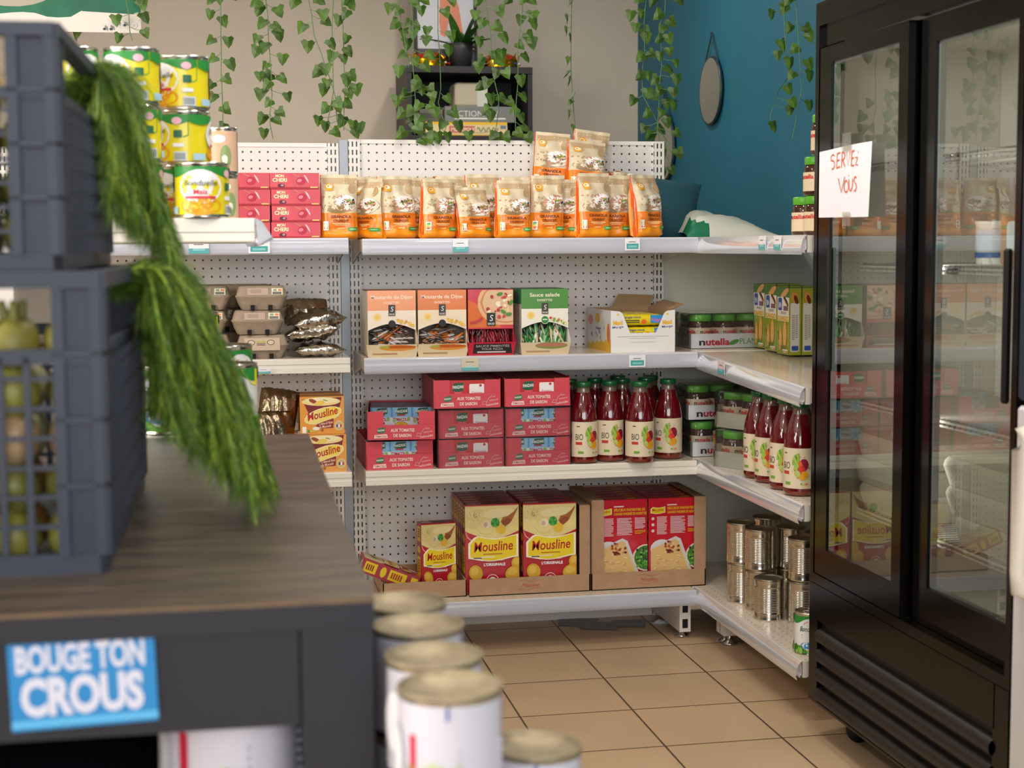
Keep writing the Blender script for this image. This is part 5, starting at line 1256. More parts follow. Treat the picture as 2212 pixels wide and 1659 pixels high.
            d.bars(P*.0, L_*.25, P*.17, L_*.62, 5, ink('#cfcfe0')); d.line([(-P*.03, L_), (-P*.03, L_*.88)], .003, ink('#5a6aa8')); d.rect(P*.2, 0, P*.215, L_, ink('#d88aa4'), (1, 4))
            d.ell(-P*.24, L_*.5, P*.05, L_*.3, ink('#f0eef2'))
    mb.build('label', t)
    return t
CB = Kind(label_can('bean', .0365, .11, 2), 'can', None)
CB.place((1.464, 3.615, Z4), 'small labelled can of green beans at the near end of the bottom side shelf', rz=-.35)

# ============================================================ display fridge
FX = 1.40
def fridge():
    t = thing('display_fridge', 'tall black two door glass display fridge', 'fridge', (FX, 2.50, 0)); D, WY, H0, H1 = .48, .953, .094, 1.762
    inn = mat('fridge_liner', '#dedbd0', .5); B = M_black
    mb = MB()
    mb.box(.045, D, 0, .05, H0, H1, B); mb.box(.045, D, WY-.05, WY, H0, H1, B); mb.box(D-.03, D, .05, WY-.05, H0, H1, B); mb.box(.045, D-.03, .05, WY-.05, 1.66, H1, B); mb.box(.045, D-.03, .05, WY-.05, H0, .40, M_blackmat)
    mb.box(D-.034, D-.03, .055, WY-.055, .405, 1.655, inn); mb.box(.05, D-.03, .05, .054, .405, 1.655, inn); mb.box(.05, D-.03, WY-.054, WY-.05, .405, 1.655, inn); mb.box(.05, D-.03, .05, WY-.05, .4, .404, inn); mb.box(.05, D-.03, .05, WY-.05, 1.655, 1.66, inn)
    mb.box(D-.045, D-.034, .30, .62, .43, 1.62, mat('fridge_liner2', '#c9c6ba', .45))
    mb.build('cabinet', t)
    mb = MB(); mb.box(0, .045, -.002, WY, 1.708, H1, B); mb.box(.01, .045, 0, WY, 1.66, 1.708, B); mb.build('header', t)
    mb = MB(); mb.box(0, .045, WY-.02, WY, .387, 1.708, B); mb.box(0, .045, -.002, .018, .387, 1.708, B); mb.box(0, .045, .018, WY-.02, .387, .41, B); mb.build('door_surround', t)
    gl = sheer('fridge_glass', '#eef2f0', ior=1.55, rough=.0, extra=.05); gask = mat('spacer_bar', '#b8c4c4', .35, .7)
    spm = grid_mat('spacer_dots', '#aebcbc', '#5b6a6c', .004, .0055, 1, 2, .0008, .0016, .35)
    def door(name, ya, yb, xo, lst, rst, zb, zt, lab):
        # frame outer ya..yb (near..far), glass inset lst (far stile) and rst (near stile)
        d_ = MB(); z0, z1 = .412, 1.655
        d_.box(xo, xo+.022, yb-lst, yb, z0, z1, B); d_.box(xo, xo+.022, ya, ya+rst, z0, z1, B); d_.box(xo, xo+.022, ya+rst, yb-lst, z0, zb, B); d_.box(xo, xo+.022, ya+rst, yb-lst, zt, z1, B)
        f = d_.build('door_frame', t); f['label'] = lab
        g = MB(); g.face([(xo+.004, yb-lst, zb), (xo+.004, ya+rst, zb), (xo+.004, ya+rst, zt), (xo+.004, yb-lst, zt)], gl); g.build('glass_pane', f)
        g = MB(); g.box(xo+.007, xo+.02, yb-lst-.006, yb-lst, zb, zt, spm); g.box(xo+.007, xo+.02, ya+rst, ya+rst+.003, zb, zt, spm); g.box(xo+.007, xo+.02, ya+rst, yb-lst, zb, zb+.004, gask); g.box(xo+.007, xo+.02, ya+rst, yb-lst, zt-.004, zt, gask); g.build('spacer_bar', f)
        return f
    fL = door('l', .462, .93, .002, .068, .044, .477, 1.616, 'far sliding door frame with a paper sheet on its pane')
    fR = door('r', .022, .470, .0, .085, .04, .492, 1.602, 'near sliding door frame'); fR.location.x = .0245
    mb = MB(); mb.box(-.004, .006, .853, .868, .906, 1.192, M_blackmat, bev=.002); mb.build('handle', fL)
    mb = MB(); mb.box(-.014, .0, .062, .078, .906, 1.19, M_blackmat, bev=.004); mb.build('handle', fR)
    mb = MB(); mb.box(.000, .024, .448, .470, .412, 1.655, mat('dark_profile', '#26303c', .18, .6)); mb.build('meeting_profile', fR)
    # grille panel with rounded slats
    mb = MB(); G = mat('grille_dusty', '#1a1715', .5, noise=.25, nscale=35)
    mb.box(.012, .045, .05, WY-.05, H0, .385, M_blackmat); mb.box(0, .045, 0, .055, H0, .385, B); mb.box(0, .045, WY-.05, WY, H0, .385, B); mb.box(0, .014, .05, WY-.05, .30, .385, B); mb.box(.0, .014, .05, WY-.05, H0, .1, B)
    mb.build('grille_panel', t)
    for k, z in enumerate((.262, .214, .166, .118)):
        mb = MB(); rows = []
        for y in (.056, WY-.052):
            rows.append([(.012-.02*math.sin(PI*j/8)**.8, y, z+.018*math.cos(PI*j/8)+(0 if j < 8 else 0)) for j in range(9)])
        mb.grid(rows, G, True); mb.build('grille_slat', t)
    for z in (1.38, 1.15, .83, .575):
        mb = MB(); wm = mat('wire_white', '#cfccbe', .35)
        for y in (.075, WY-.075): mb.tube([(.09, y, z), (.43, y, z)], .003, wm, 5)
        for x in (.09, .26, .43): mb.tube([(x, .07, z-.003), (x, WY-.07, z-.003)], .0035, wm, 5)
        mb.tube([(.088, .07, z-.012), (.088, WY-.07, z-.012)], .003, wm, 5)
        for k in range(36): y = .08+k*(WY-.16)/35; mb.tube([(.086, y, z-.012), (.09, y, z+.003), (.43, y, z+.003)], .0019, wm, 4)
        mb.build('wire_shelf', t)
    for (x, y) in ((.09, .07), (.10, WY-.075)):
        mb = MB(); mb.T = Matrix.Translation((x, y, .032)) @ Matrix.Rotation(PI/2, 4, 'X')
        mb.lathe([(.001, -.011), (.022, -.011), (.024, -.006, M_chrome), (.024, -.0055, mat('rubber', '#141414', .6)), (.031, -.008), (.032, 0), (.031, .008), (.001, .011)], 20, (0, 0), mat('wheel_hub', '#c9c9c9', .4))
        mb.T = None; mb.box(x-.012, x+.012, y-.016, y+.016, .06, .094, M_chrome); mb.build('caster', t)
    for (x, y) in ((.42, .07), (.42, WY-.075)):
        mb = MB(); mb.box(x-.012, x+.012, y-.012, y+.012, 0, .094, M_blackmat); mb.build('rear_foot', t)
    return t
fridge()
# added vertical fill light behind the meeting profiles, brightens the fridge interior
area('fridge_fill_light', (FX+.075, 2.972, 1.03), (FX+.5, 2.972, 1.0), .02, 1.1, .75, (1, .97, .9))
# taped paper notice, curling
mb = MB(); PW, PH = .285, .152; paper = mat('white_paper', '#e8e8f0', .7); rowsn = 18
def pf(u, v, o):
    # u along the sheet from far (left) to near (right), v up
    k = u/PW; curl = .002+.010*max(0, .25-k)**1.2*4*.5+.03*max(0, k-.62)**1.5*(1.3-.9*v/PH)
    return Vector((-curl-o, -u*(1-.02*math.sin(k*5)), v+.010*math.sin(PI*.5*k)*(v/PH)-.004*k))
mb.grid([[pf(PW*i/24, PH*j/rowsn, 0) for i in range(25)] for j in range(rowsn+1)], paper, True)
q = Dec(mb, pf, start=.0006, step=.00005, curved=True); OR = ink('#e0622a')
def stroke(pts, w=.0034): q.line(pts, w, OR)
def arcpts(cx, cy, rx, ry, a0, a1, n=9): return [(cx+rx*math.cos(a0+(a1-a0)*i/n), cy+ry*math.sin(a0+(a1-a0)*i/n)) for i in range(n+1)]
yb, ht = .108, .031; X = .062
stroke(arcpts(X+.011, yb+ht*.78, .011, ht*.22, .5, PI*1.35)); stroke(arcpts(X+.009, yb+ht*.28, .013, ht*.3, PI*.55, -PI*.6)[::1]); stroke([(X+.002, yb+ht*.62), (X+.01, yb+ht*.56)])
X += .034; stroke([(X, yb), (X+.003, yb+ht)]); stroke([(X, yb), (X+.019, yb+.002)]); stroke([(X+.002, yb+ht*.52), (X+.016, yb+ht*.54)]); stroke([(X+.003, yb+ht), (X+.02, yb+ht*1.05)])
X += .028; stroke([(X, yb-.001), (X+.003, yb+ht)]); stroke(arcpts(X+.006, yb+ht*.76, .012, ht*.26, PI*.6, -PI*.5)); stroke([(X+.006, yb+ht*.5), (X+.02, yb)])
X += .027; stroke([(X, yb+ht), (X+.008, yb+.001), (X+.02, yb+ht)], .0018)
X += .026; stroke([(X, yb), (X+.002, yb+ht*.95)]); stroke([(X, yb), (X+.015, yb)]); stroke([(X+.001, yb+ht*.5), (X+.013, yb+ht*.5)]); stroke([(X+.002, yb+ht*.95), (X+.016, yb+ht)])
X += .021; stroke([(X, yb+ht*.5), (X+.013, yb+ht*.52), (X+.002, yb), (X+.015, yb)]); stroke([(X+.014, yb+ht*.95), (X+.016, yb+ht*.75)], .0018)
q.ell(.165, .088, .0016, .002, OR)
X, yb = .108, .054; stroke([(X, yb+ht), (X+.018, yb), (X+.036, yb+ht*1.05)]); stroke(arcpts(X+.044, yb+ht*.38, .011, ht*.4, PI*.4, PI*1.7)); stroke(arcpts(X+.044, yb+ht*.38, .011, ht*.4, PI*.4, -PI*.3, 4), .002)
stroke([(X+.058, yb+ht*.85), (X+.060, yb+ht*.15), (X+.068, yb+.001), (X+.077, yb+ht*.3), (X+.078, yb+ht*.85)]); stroke(arcpts(X+.093, yb+ht*.76, .007, ht*.2, .6, PI*1.3)); stroke(arcpts(X+.090, yb+ht*.28, .009, ht*.26, PI*.5, -PI*.6))
o = mb.build('paper_notice', None, (FX-.003, 3.402, 1.262)); tag(o, 'white paper sheet with orange handwriting taped on the fridge door', 'notice')
tp = sheer('clear_tape', '#e9e2d4', ior=1.4, rough=.15, base=.12)
mb = MB(); mb.grid([[(-.0045-.0008, -.13-.05*i, z) for i in (0, 1)] for z in (.146, .160, .185)], tp, False); mb.grid([[(-.0052, -.135-.045*i, z) for i in (0, 1)] for z in (-.022, .01)], tp, False); mb.build('sticky_tape', o)
# fridge contents
foam = mat('white_foam', '#cdc7b0', .85, bump=.1, bscale=300)
def foam_box():
    mb = MB(); w, d, h = .31, .30, .058
    rings = [(0, .93), (.012, .95), (.04, 1.0), (.05, .985), (h, .95)]
    rows = []
    for z, s in rings:
        r = []
        for k in range(32):
            a = 2*PI*k/32; r.append((math.copysign(abs(math.cos(a))**.18, math.cos(a))*d/2*s, math.copysign(abs(math.sin(a))**.18, math.sin(a))*w/2*s, z))
        rows.append(r)
    mb.grid(rows, foam, True, True); mb.face(rows[-1], foam); mb.face(rows[0][::-1], foam); return mb.build('foam_box')
FB = Kind(foam_box(), 'foam box', 'white foam boxes in the fridge')
for k, (dy, s) in enumerate(((-.01, .93), (.015, 1.0), (0, .98))): FB.place((1.635, 3.255+dy, .580+k*.0585), 'white foam box behind the far fridge door, %s of the stack' % ('bottom', 'middle', 'top')[k], scale=(1, s, 1))
for k, (dy, s) in enumerate(((.0, .86), (.03, .95), (.035, 1.0))): FB.place((1.635, 2.775+dy, .580+k*.0585), 'white foam box behind the near fridge door, %s of the stack' % ('bottom', 'middle', 'top')[k], scale=(1, s, 1))
mb = MB(); mb.lathe([(.001, 0), (.05, 0), (.052, .004), (.054, .085), (.056, .087), (.056, .092), (.001, .093)], 28, (0, 0), mat('white_plastic_tub', '#d9dad0', .35)); mb.lathe([(.0545, .03), (.0548, .075)], 20, (0, 0), ink('#b9c4cc'), (PI*.8, PI*1.35)); mb.lathe([(.0549, .015), (.055, .026)], 20, (0, 0), ink('#3c5f96'), (PI*.8, PI*1.35))
tag(mb.build('plastic_tub', None, (1.65, 3.02, 1.154)), 'white plastic tub with a blue stripe inside the fridge', 'tub')
mb = MB(); mb.box(-.07, .07, -.075, .06, 0, .1, mat('brown_paper', '#a07c56', .8, bump=.3, bscale=40), bev=.006); q = Dec.flat(mb, (-.07, .06, 0), (0, -1, 0), (0, 0, 1)); q.rr(.03, .03, .085, .09, .012, ink('#c9d4d2'))
tag(mb.build('paper_parcel', None, (1.66, 2.86, 1.154)), 'brown paper parcel with a pale round label inside the fridge', 'parcel')
# neighbouring white appliance
t = thing('upright_freezer', 'white upright appliance with a pale handle at the right edge of the view', 'freezer', (1.385, 1.722, 0))
mb = MB(); mb.box(0, .45, 0, .70, .02, 1.9, mat('freezer_white', '#c9c6c8', .35), bev=.01); mb.build('cabinet', t)
mb = MB(); mb.box(-.03, -.001, .005, .695, .93, 1.88, mat('navy_door', '#15263a', .25), bev=.006); o = mb.build('upper_door', t); o['label'] = 'dark blue upper door'
mb = MB(); mb.box(-.03, -.001, .005, .695, .05, .92, mat('freezer_white', ''), bev=.006); mb.build('lower_door', t)
hm = mat('handle_cream', '#d9d2c6', .3)
mb = MB(); mb.tube([(-.028, .632, .88), (-.048, .635, .875), (-.054, .635, .85), (-.054, .635, .64), (-.048, .635, .612), (-.028, .632, .605)], [.017, .019, .014, .013, .019, .017], hm, 12); mb.build('handle', t)

# ============================================================ behind the gondola: wall, bookcase, mirrors
t = thing('bookcase', 'black open bookcase standing before the greige wall behind the gondola', 'bookcase', (.80, 6.42, 0)); bw = .535; BK_ = mat('black_wood', '#211f20', .5, noise=.1, nscale=10)
mb = MB(); mb.box(0, bw, 0, .40, 1.925, 1.952, BK_); mb.build('top', t)
for x in (0, bw-.02):
    mb = MB(); mb.box(x, x+.02, .004, .396, 0, 1.925, BK_); mb.build('side', t)
mb = MB(); mb.box(.02, bw-.02, .38, .39, 0, 1.925, mat('black_wood_back', '#17171b', .6)); mb.build('back', t)
for z in (.05, .45, .85, 1.25, 1.645):
    mb = MB(); mb.box(.02, bw-.02, .004, .38, z, z+.02, BK_); mb.build('shelf', t)
ZB = 1.665
mb = MB(); mb.box(-.175, .175, 0, .27, 0, .058, ink('#d9ab22', .5)); q = front(mb, .35); q.rect(0, .006, .35, .047, ink('#cdbb8a')); q.rect(.1, .012, .21, .042, ink('#b8685c')); q.txt('MONOPOLY', .16, .02, .014, ink('#e9d8c0'), .1); q.line([(.22+.09*i/20, .027+.01*math.sin(i*1.3)) for i in range(21)], .004, ink('#5a5a4a')); q.rect(.32, .03, .345, .045, ink('#6a7488')); q.line([(.06+.03*i/8, .027+.01*math.sin(i)) for i in range(9)], .003, ink('#4a4a4a'))
tag(mb.build('board_game_box', None, (1.055, 6.45, ZB)), 'flat yellow board game box in the black bookcase', 'board game')
mb = MB(); mb.box(-.15, .15, 0, .25, 0, .066, ink('#6f7070', .5)); q = front(mb, .3); q.txt('PICTIONARY', .13, .024, .024, ink('#c9c9c2'), .2, bold=0); q.rect(.04, .012, .26, .019, ink('#c9c9c2'))
tag(mb.build('board_game_box', None, (1.115, 6.46, ZB+.0585)), 'grey board game box lying on the yellow one', 'board game')
mb = MB(); mb.box(-.075, .065, 0, .17, 0, .1, ink('#a89f8c', .7), bev=.008); mb.box(.02, .064, -.001, .16, 0, .101, ink('#b5b9ae', .6))
tag(mb.build('white_box', None, (1.085, 6.47, ZB+.125)), 'small off-white box on top of the grey board game', 'box')
for k in range(3):
    mb = MB(); mb.box(-.05, .05, 0, .2, 0, .018, ink(('#5a5350', '#4a4644', '#6a625c')[k], .6)); tag(mb.build('book', None, (.91, 6.49, ZB+.0595+.0185*k), .05), 'dark book lying left of the grey board game, %s of three' % ('bottom', 'middle', 'top')[k], 'book', 'dark books beside the board games')
# on top: framed print, plant, crowns
t = thing('framed_print', 'black framed print of an orange animal leaning on the bookcase top', 'picture', (1.0, 6.64, 1.952)); t.rotation_euler = (-.06, 0, 0)
mb = MB(); w, h = .275, .42
for a in ((-w/2, -w/2+.014, 0, h), (w/2-.014, w/2, 0, h), (-w/2, w/2, 0, .014), (-w/2, w/2, h-.014, h)): mb.box(a[0], a[1], 0, .018, a[2], a[3], M_blackmat)
mb.build('frame', t)
mb = MB(); q = Dec.flat(mb, (-w/2, .004, 0), (1, 0, 0), (0, 0, 1), start=0); q.rect(.01, .01, w-.01, h-.01, ink('#b9bcc4', .4)); q.rect(.01, .01, w-.01, .1, ink('#2c2d2f')); q.bars(w*.3, .125, w*.8, .132, 1, ink('#5a5c60'), fill=.3)
OG = ink('#c8704c'); q.poly([(w*.42, .16), (w*.4, .22), (w*.42, .32), (w*.5, .37), (w*.62, .36), (w*.72, .28), (w*.78, .16), (w*.68, .15), (w*.62, .22), (w*.55, .22), (w*.5, .15)], OG)
q.ell(w*.5, .37, w*.1, .028, ink('#4a3a40')); q.ell(w*.46, .36, w*.05, .016, OG)
mb.build('print', t)
t = thing('potted_plant', 'small leafy plant in a dark pot on the bookcase', 'plant', (1.045, 6.52, 1.952))
mb = MB(); mb.lathe([(.001, 0), (.042, 0), (.052, .08), (.055, .105), (.048, .105), (.045, .09), (.001, .09)], 20, (0, 0), mat('dark_pot', '#2a2c2c', .5)); mb.build('pot', t)
mb = MB(); lg = mat('dark_leaf', '#2c5a1c', .45, noise=.25, nscale=12); rg = random.Random(4)
for k in range(17):
    a = rg.uniform(0, 2*PI); el = rg.uniform(.35, 1.35); L_ = rg.uniform(.12, .2)
    for s in range(1):
        rows = []
        for i in range(7):
            tt = i/6; r = L_*tt; z = .09+L_*tt*math.sin(el)-.05*tt**2*math.cos(el); x = r*math.cos(el)
            wd = .021*math.sin(PI*min(1, .12+tt*.88))**.8*(tt > .3) + .0015
            rows.append([(x*math.cos(a)-q_*wd*math.sin(a), x*math.sin(a)+q_*wd*math.cos(a), z-abs(q_)*.004) for q_ in (-1, 0, 1)])
        mb.grid(rows, lg, True)
mb.build('leaves', t)
def crown():
    t = thing('toy_crown', None, None); gold = mat('toy_gold', '#d9a520', .18, 1); red = mat('red_velvet', '#a00f1c', .8)
    mb = MB(); R_ = .078
    mb.lathe([(R_, 0), (R_+.003, .004), (R_+.001, .012), (R_+.004, .03), (R_+.002, .034)], 40, (0, 0), gold)
    for k in range(10):
        a = 2*PI*k/10; w = .02
        mb.face([((R_+.003)*math.cos(a-.25), (R_+.003)*math.sin(a-.25), .032), ((R_+.003)*math.cos(a+.25), (R_+.003)*math.sin(a+.25), .032), ((R_+.01)*math.cos(a), (R_+.01)*math.sin(a), .056)], gold)
        mb.ball(((R_+.01)*math.cos(a), (R_+.01)*math.sin(a), .058), .005, gold, 8, 5)
    for k in range(4):
        a = PI*k/4; mb.tube([((R_-.002)*math.cos(a)*math.cos(b), (R_-.002)*math.sin(a)*math.cos(b), .03+.035*math.sin(b)) for b in [PI*j/10 for j in range(11)]], .0035, gold, 6)
    mb.build('band', t)
    mb = MB(); mb.lathe([(R_-.006, .02), (R_-.008, .04), (R_*.7, .056), (.001, .06)], 24, (0, 0), red); mb.build('velvet_cap', t)
    mb = MB()
    for k in range(16):
        a = 2*PI*k/16; mb.ball(((R_+.005)*math.cos(a), (R_+.005)*math.sin(a), .02), .0045, mat('gem_%s' % 'rbg'[k % 3], ('#c01c1c', '#1c3ac0', '#d8e0e8')[k % 3], .08, 0, .8), 8, 5)
    mb.build('gems', t)
    return t
CK = Kind(crown(), 'crown', 'toy crowns')
CK.place((.912, 6.52, 1.952), 'golden toy crown with red velvet left of the plant on the bookcase')
CK.place((1.215, 6.52, 1.952), 'golden toy crown with red velvet right of the plant, half behind ivy', rz=.3)
# round mirrors on the teal wall
def mirror():
    t = thing('round_mirror', None, None); r = .13
    mb = MB(); mb.T = Matrix.Rotation(-PI/2, 4, 'Y'); mb.lathe([(.001, .0), (r, .0), (r+.003, .004), (r+.003, .012), (r-.004, .013)], 48, (0, 0), mat('mirror_rim', '#1d3038', .4)); mb.build('rim', t)
    mb = MB(); mb.T = Matrix.Rotation(-PI/2, 4, 'Y'); mb.lathe([(r-.003, .0125), (.001, .0126)], 48, (0, 0), mat('mirror_glass', '#c9ccc8', .03, 1)); mb.build('glass', t)
    mb = MB()
    for s in (-1, 1): mb.tube([(-.006, s*r*.62, r*.79), (-.006, s*r*.3, r*1.25), (-.004, 0, r*1.7)], .003, mat('dark_strap', '#12303a', .6), 6)
    mb.ball((-.006, 0, r*1.7), .006, mat('dark_strap', ''), 8, 5); mb.build('strap', t)
    return t
MK = Kind(mirror(), 'mirror', None)
MK.place((1.925, 5.80, 1.80), 'round mirror hanging by a dark strap in the middle of the teal wall')
MK.place((1.925, 6.43, 1.62), 'round mirror on the teal wall half hidden by ivy near the corner', scale=(1, 1.1, 1.1))
# banner at top left
mb = MB(); w, h = 1.35, .62; wb_ = mat('banner_white', '#ded7cf', .5)
mb.box(-w, 0, 0, .004, 0, h, wb_)
q = Dec.flat(mb, (-w, 0, 0), (1, 0, 0), (0, 0, 1)); edge = []
for i in range(41):
    u = w*i/40; d_ = w-u
    v = .045-.0 if d_ > .17 else .061
    edge.append((u, v+.004*math.sin(i*1.1)+(.006 if d_ > .3 else 0)))
q.strip(edge, [(e[0], h-.02) for e in edge], mat('banner_green', '#12694a', .5, noise=.35, nscale=6)); q.ell(w-.37, .12, .12, .05, ink('#a9a08c')); 
q.strip([(w-.17, .061), (w-.02, .055)], [(w-.17, .2), (w-.02, .2)], mat('banner_green', ''))
teal = ink('#28404a')
for u, v, r in ((.07, .026, .2), (.048, .022, .6), (.107, .008, .2), (.088, -.0, .5)):
    u, v = w-u, max(.010, v)
    q.ell(u, v, .0045, .0035, teal)
    for k in range(4): a = r-.5+k*.5; q.line([(u, v), (u+.009*math.cos(a), v+.009*math.sin(a))], .0012, teal); q.ell(u+.0095*math.cos(a), v+.0095*math.sin(a), .0016, .0016, teal, 0, 6)
q.ell(w-.02, .022, .0085, .009, mat('eyelet', '#9c938a', .3, 1)); q.ell(w-.02, .022, .0045, .005, ink('#c8bdb0'))
o = mb.build('banner', None, (-.203, 4.78, 1.842)); tag(o, 'white banner with green leafy print and little paw marks, top left', 'banner')
mb = MB(); mb.tube([(-.223, 4.783, 1.864), (-.223, 4.783, ZC)], .0012, M_chrome, 5); mb.tube([(-1.5, 4.783, 2.462), (-1.5, 4.783, ZC)], .0012, M_chrome, 5)
tag(mb.build('hanging_wire'), 'thin wires holding the white and green banner', 'wire')

# ============================================================ ivy garlands
def ivy_leaf_mat(): 
    m = mat('ivy_leaf', '#44631e', .42, noise=.5, nscale=26); return m
IVM = ivy_leaf_mat(); IVS = mat('ivy_stem', '#5d7f4c', .6)
LEAF = [(0, 0), (.30, -.14), (.56, .04), (.40, .34), (.30, .62), (0, 1.0), (-.30, .62), (-.40, .34), (-.56, .04), (-.30, -.14)]
WORDS = ['thin one right of the corn cans', 'double stemmed one above the chocolate boxes', 'left strand of the trio above the gondola joint', 'middle strand of the trio above the gondola joint', 'right strand of the trio above the gondola joint',
 'short one at the left edge of the bookcase', 'thick one over the left side of the bookcase', 'thin one crossing the bookcase front in its middle', 'thick one over the right half of the bookcase', 'one at the right edge of the bookcase', 'nearly bare one seen edge on above the piled granola bags',
 'left one of the pair at the corner of grey and teal wall', 'right one of the pair at the corner, reaching over the round mirror', 'left one before the teal wall beside the fridge', 'right one touching the fridge before the teal wall', 'one crossing the white banner at top left', 'tip seen under the banner far left', 'tip seen under the banner right of the far left one']
for n_, (Y, stem, leaves) in enumerate(IVY):
    rg = random.Random(n_+20); edge_on = n_ == 10
    t = thing('ivy_garland', 'hanging ivy garland, '+WORDS[n_], 'ivy', (stem[0][0], Y, ZC-.01), 0, 'ivy garlands')
    off = Vector((-stem[0][0], -Y, -ZC+.01))
    up_len = ZC-.012-stem[0][1]
    pts = [Vector((stem[0][0]+rg.uniform(-.01, .01)*k, Y, stem[0][1]+up_len*k/6)) for k in range(6, 0, -1)]+[Vector((x, Y+rg.uniform(-.006, .006), z)) for x, z in stem]
    mb = MB(); mb.tube([p+off for p in pts], .0014, IVS, 5)
    extra = []
    z = stem[0][1]+.03
    while z < ZC-.05: extra.append((stem[0][0]+rg.uniform(-.045, .045), z)); z += rg.uniform(.018, .04)
    mb2 = MB()
    for (lx, lz) in list(leaves)+extra:
        # nearest point of the stem a little above
        b = min(pts, key=lambda p: abs(p.z-(lz+.02)))
        for p, q_ in zip(pts, pts[1:]):
            if q_.z <= lz+.022 <= p.z:
                f = (p.z-lz-.022)/max(1e-6, p.z-q_.z); b = p.lerp(q_, f)
        ly = Y+rg.uniform(-.028, .02); c = Vector((lx, ly, lz))
        s = rg.uniform(.031, .040)
        side = 1 if lx > b.x else -1
        ang = -PI/2+side*rg.uniform(-.1, .95) if abs(lx-b.x) > .008 else -PI/2+rg.uniform(-.6, .6)
        dr = Vector((math.cos(ang), 0, math.sin(ang)))
        basep = c-dr*s*.45
        mid = b.lerp(basep, .5)+Vector((0, 0, -.004))
        mb.tube([b+off, mid+off, basep+off], .0008, IVS, 4, True, False)
        nrm = Vector((rg.uniform(-.5, .5), -1, rg.uniform(-.25, .55))).normalized() if not edge_on else Vector((1, rg.uniform(-.3, .3), rg.uniform(-.3, .3))).normalized()
        xv = dr.cross(nrm).normalized(); nrm = xv.cross(dr).normalized()
        P = []
        for u, v in LEAF:
            fold = -abs(u)*.25+.10*math.sin(v*4+u*3)*rg.uniform(.3, 1)
            P.append(basep+xv*u*s*rg.uniform(.92, 1.08)+dr*(v-.1)*s*.98+nrm*fold*s)
        Cc = basep+dr*.33*s+nrm*.06*s
        for i in range(len(P)):
            mb2.face([Cc+off, P[i]+off, P[(i+1) % len(P)]+off], IVM, True)
    mb.build('stem', t); mb2.build('leaves', t)
# papers lying on the floor under the gondola
for k, (pts, lab) in enumerate((([(1.06, 4.80), (1.04, 4.70), (1.13, 4.655), (1.19, 4.76)], 'grey paper sheet on the floor under the bottom shelf, left'), ([(1.10, 4.74), (1.10, 4.64), (1.21, 4.60), (1.22, 4.70)], 'grey paper sheet on the floor, overlapping the others, middle'), ([(1.22, 4.72), (1.20, 4.64), (1.30, 4.62), (1.33, 4.71)], 'grey paper sheet on the floor, right one of the three'))):
    mb = MB(); z = .0012+.0012*k; P = [(a, b-.06, z) for a, b in pts]; mb.face(P, ink('#8e9296', .7)); mb.face([(a, b, c-.0008) for a, b, c in P][::-1], ink('#8e9296', .7)); tag(mb.build('paper_sheet'), lab, 'paper', 'paper sheets under the shelf')
mb = MB(); rg = random.Random(3); P = [(1.375+.05*math.cos(a)*rg.uniform(.5, 1), 4.60+.018*math.sin(a)*rg.uniform(.5, 1)) for a in [k*PI/7 for k in range(14)]]
mb.face([(a, b, .001) for a, b in P], M_film); mb.grid([[(a, b, .001) for a, b in P], [(1.375+(a-1.375)*.5, 4.6+(b-4.6)*.5, .008+rg.uniform(0, .006)) for a, b in P]], mat('plastic_scrap', '#b9bcc4', .3), False, True); tag(mb.build('plastic_scrap'), 'crumpled scrap of clear plastic on the floor under the shelf', 'scrap')
# ============================================================ foreground: can display unit behind the counter
t = thing('island_shelving', 'white metal shelving end stacked with yellow corn cans', 'shelving', (-.42, 2.862, 0))
w = .493; L_ = 1.0
mb = MB(); mb.box(.02, .06, .02, L_, .04, 1.253, M_white); mb.build('spine_panel', t)
for z, nm in ((1.254, 'shelf'), (.857, 'shelf'), (.45, 'shelf'), (.12, 'shelf')):
    mb = MB(); mb.box(.0, w, 0, L_, z-.044, z, M_cream, bev=.002)
    mb.box(0, w-.002, -.0012, 0, z-.026, z-.0245, mat('fold_line', '#a9a49c', .5))
    mb.build(nm, t)
for z in (1.254,):
    mb = MB(); mb.grid([[(p[0], y, p[1]) for y in (-.006, L_*.5, L_)] for p in [(w+.001, z), (w+.012, z-.006), (w+.030, z-.034), (w+.032, z-.040), (w+.004, z-.052), (w, z-.044)]], sheer('rail_end', '#b9bcc4', ior=1.5, base=.45), False)
    mb.face([(w+.001, -.004, z), (w+.012, -.004, z-.006), (w+.030, -.004, z-.034), (w+.004, -.004, z-.05)], sheer('rail_end', '')); mb.build('price_rail', t)
for y in (0.03, L_-.06):
    mb = MB(); mb.box(.01, w-.02, y, y+.03, 0, .076, M_white); mb.build('base_foot', t)
CC = Kind(label_can('corn', .05, .1015, 4), 'can', 'corn cans'); ZI = 1.254
CC.place((-.022, 2.9, ZI), 'yellow corn can with its name facing out, at the near right of the can display', rz=-.05)
for k in range(3): CC.place((-.055, 3.01, ZI+.1022*k), 'yellow corn can in the three high stack behind the name side can, %s' % ('bottom', 'middle', 'top')[k], rz=(-.9, -1.35, -.95)[k])
for k in range(3): CC.place((-.142, 2.9, ZI+.1022*k), 'yellow corn can in the tall stack touching the upper crate, %s' % ('bottom', 'middle', 'top')[k], rz=(.1, -.5, -.85)[k])
for k in range(3): CC.place((-.250, 2.9, ZI+.1022*k), 'yellow corn can seen through the upper crate, %s of its stack' % ('bottom', 'middle', 'top')[k], rz=.4*k)
CD = Kind(label_can('beige', .033, .098, 5, False), 'can', None)
CD.place((.018, 3.30, ZI), 'slim beige and dark can, lower one behind the corn cans', rz=.1); CD.place((.018, 3.30, ZI+.0985), 'slim beige and dark can, upper one behind the corn cans', rz=-.2)
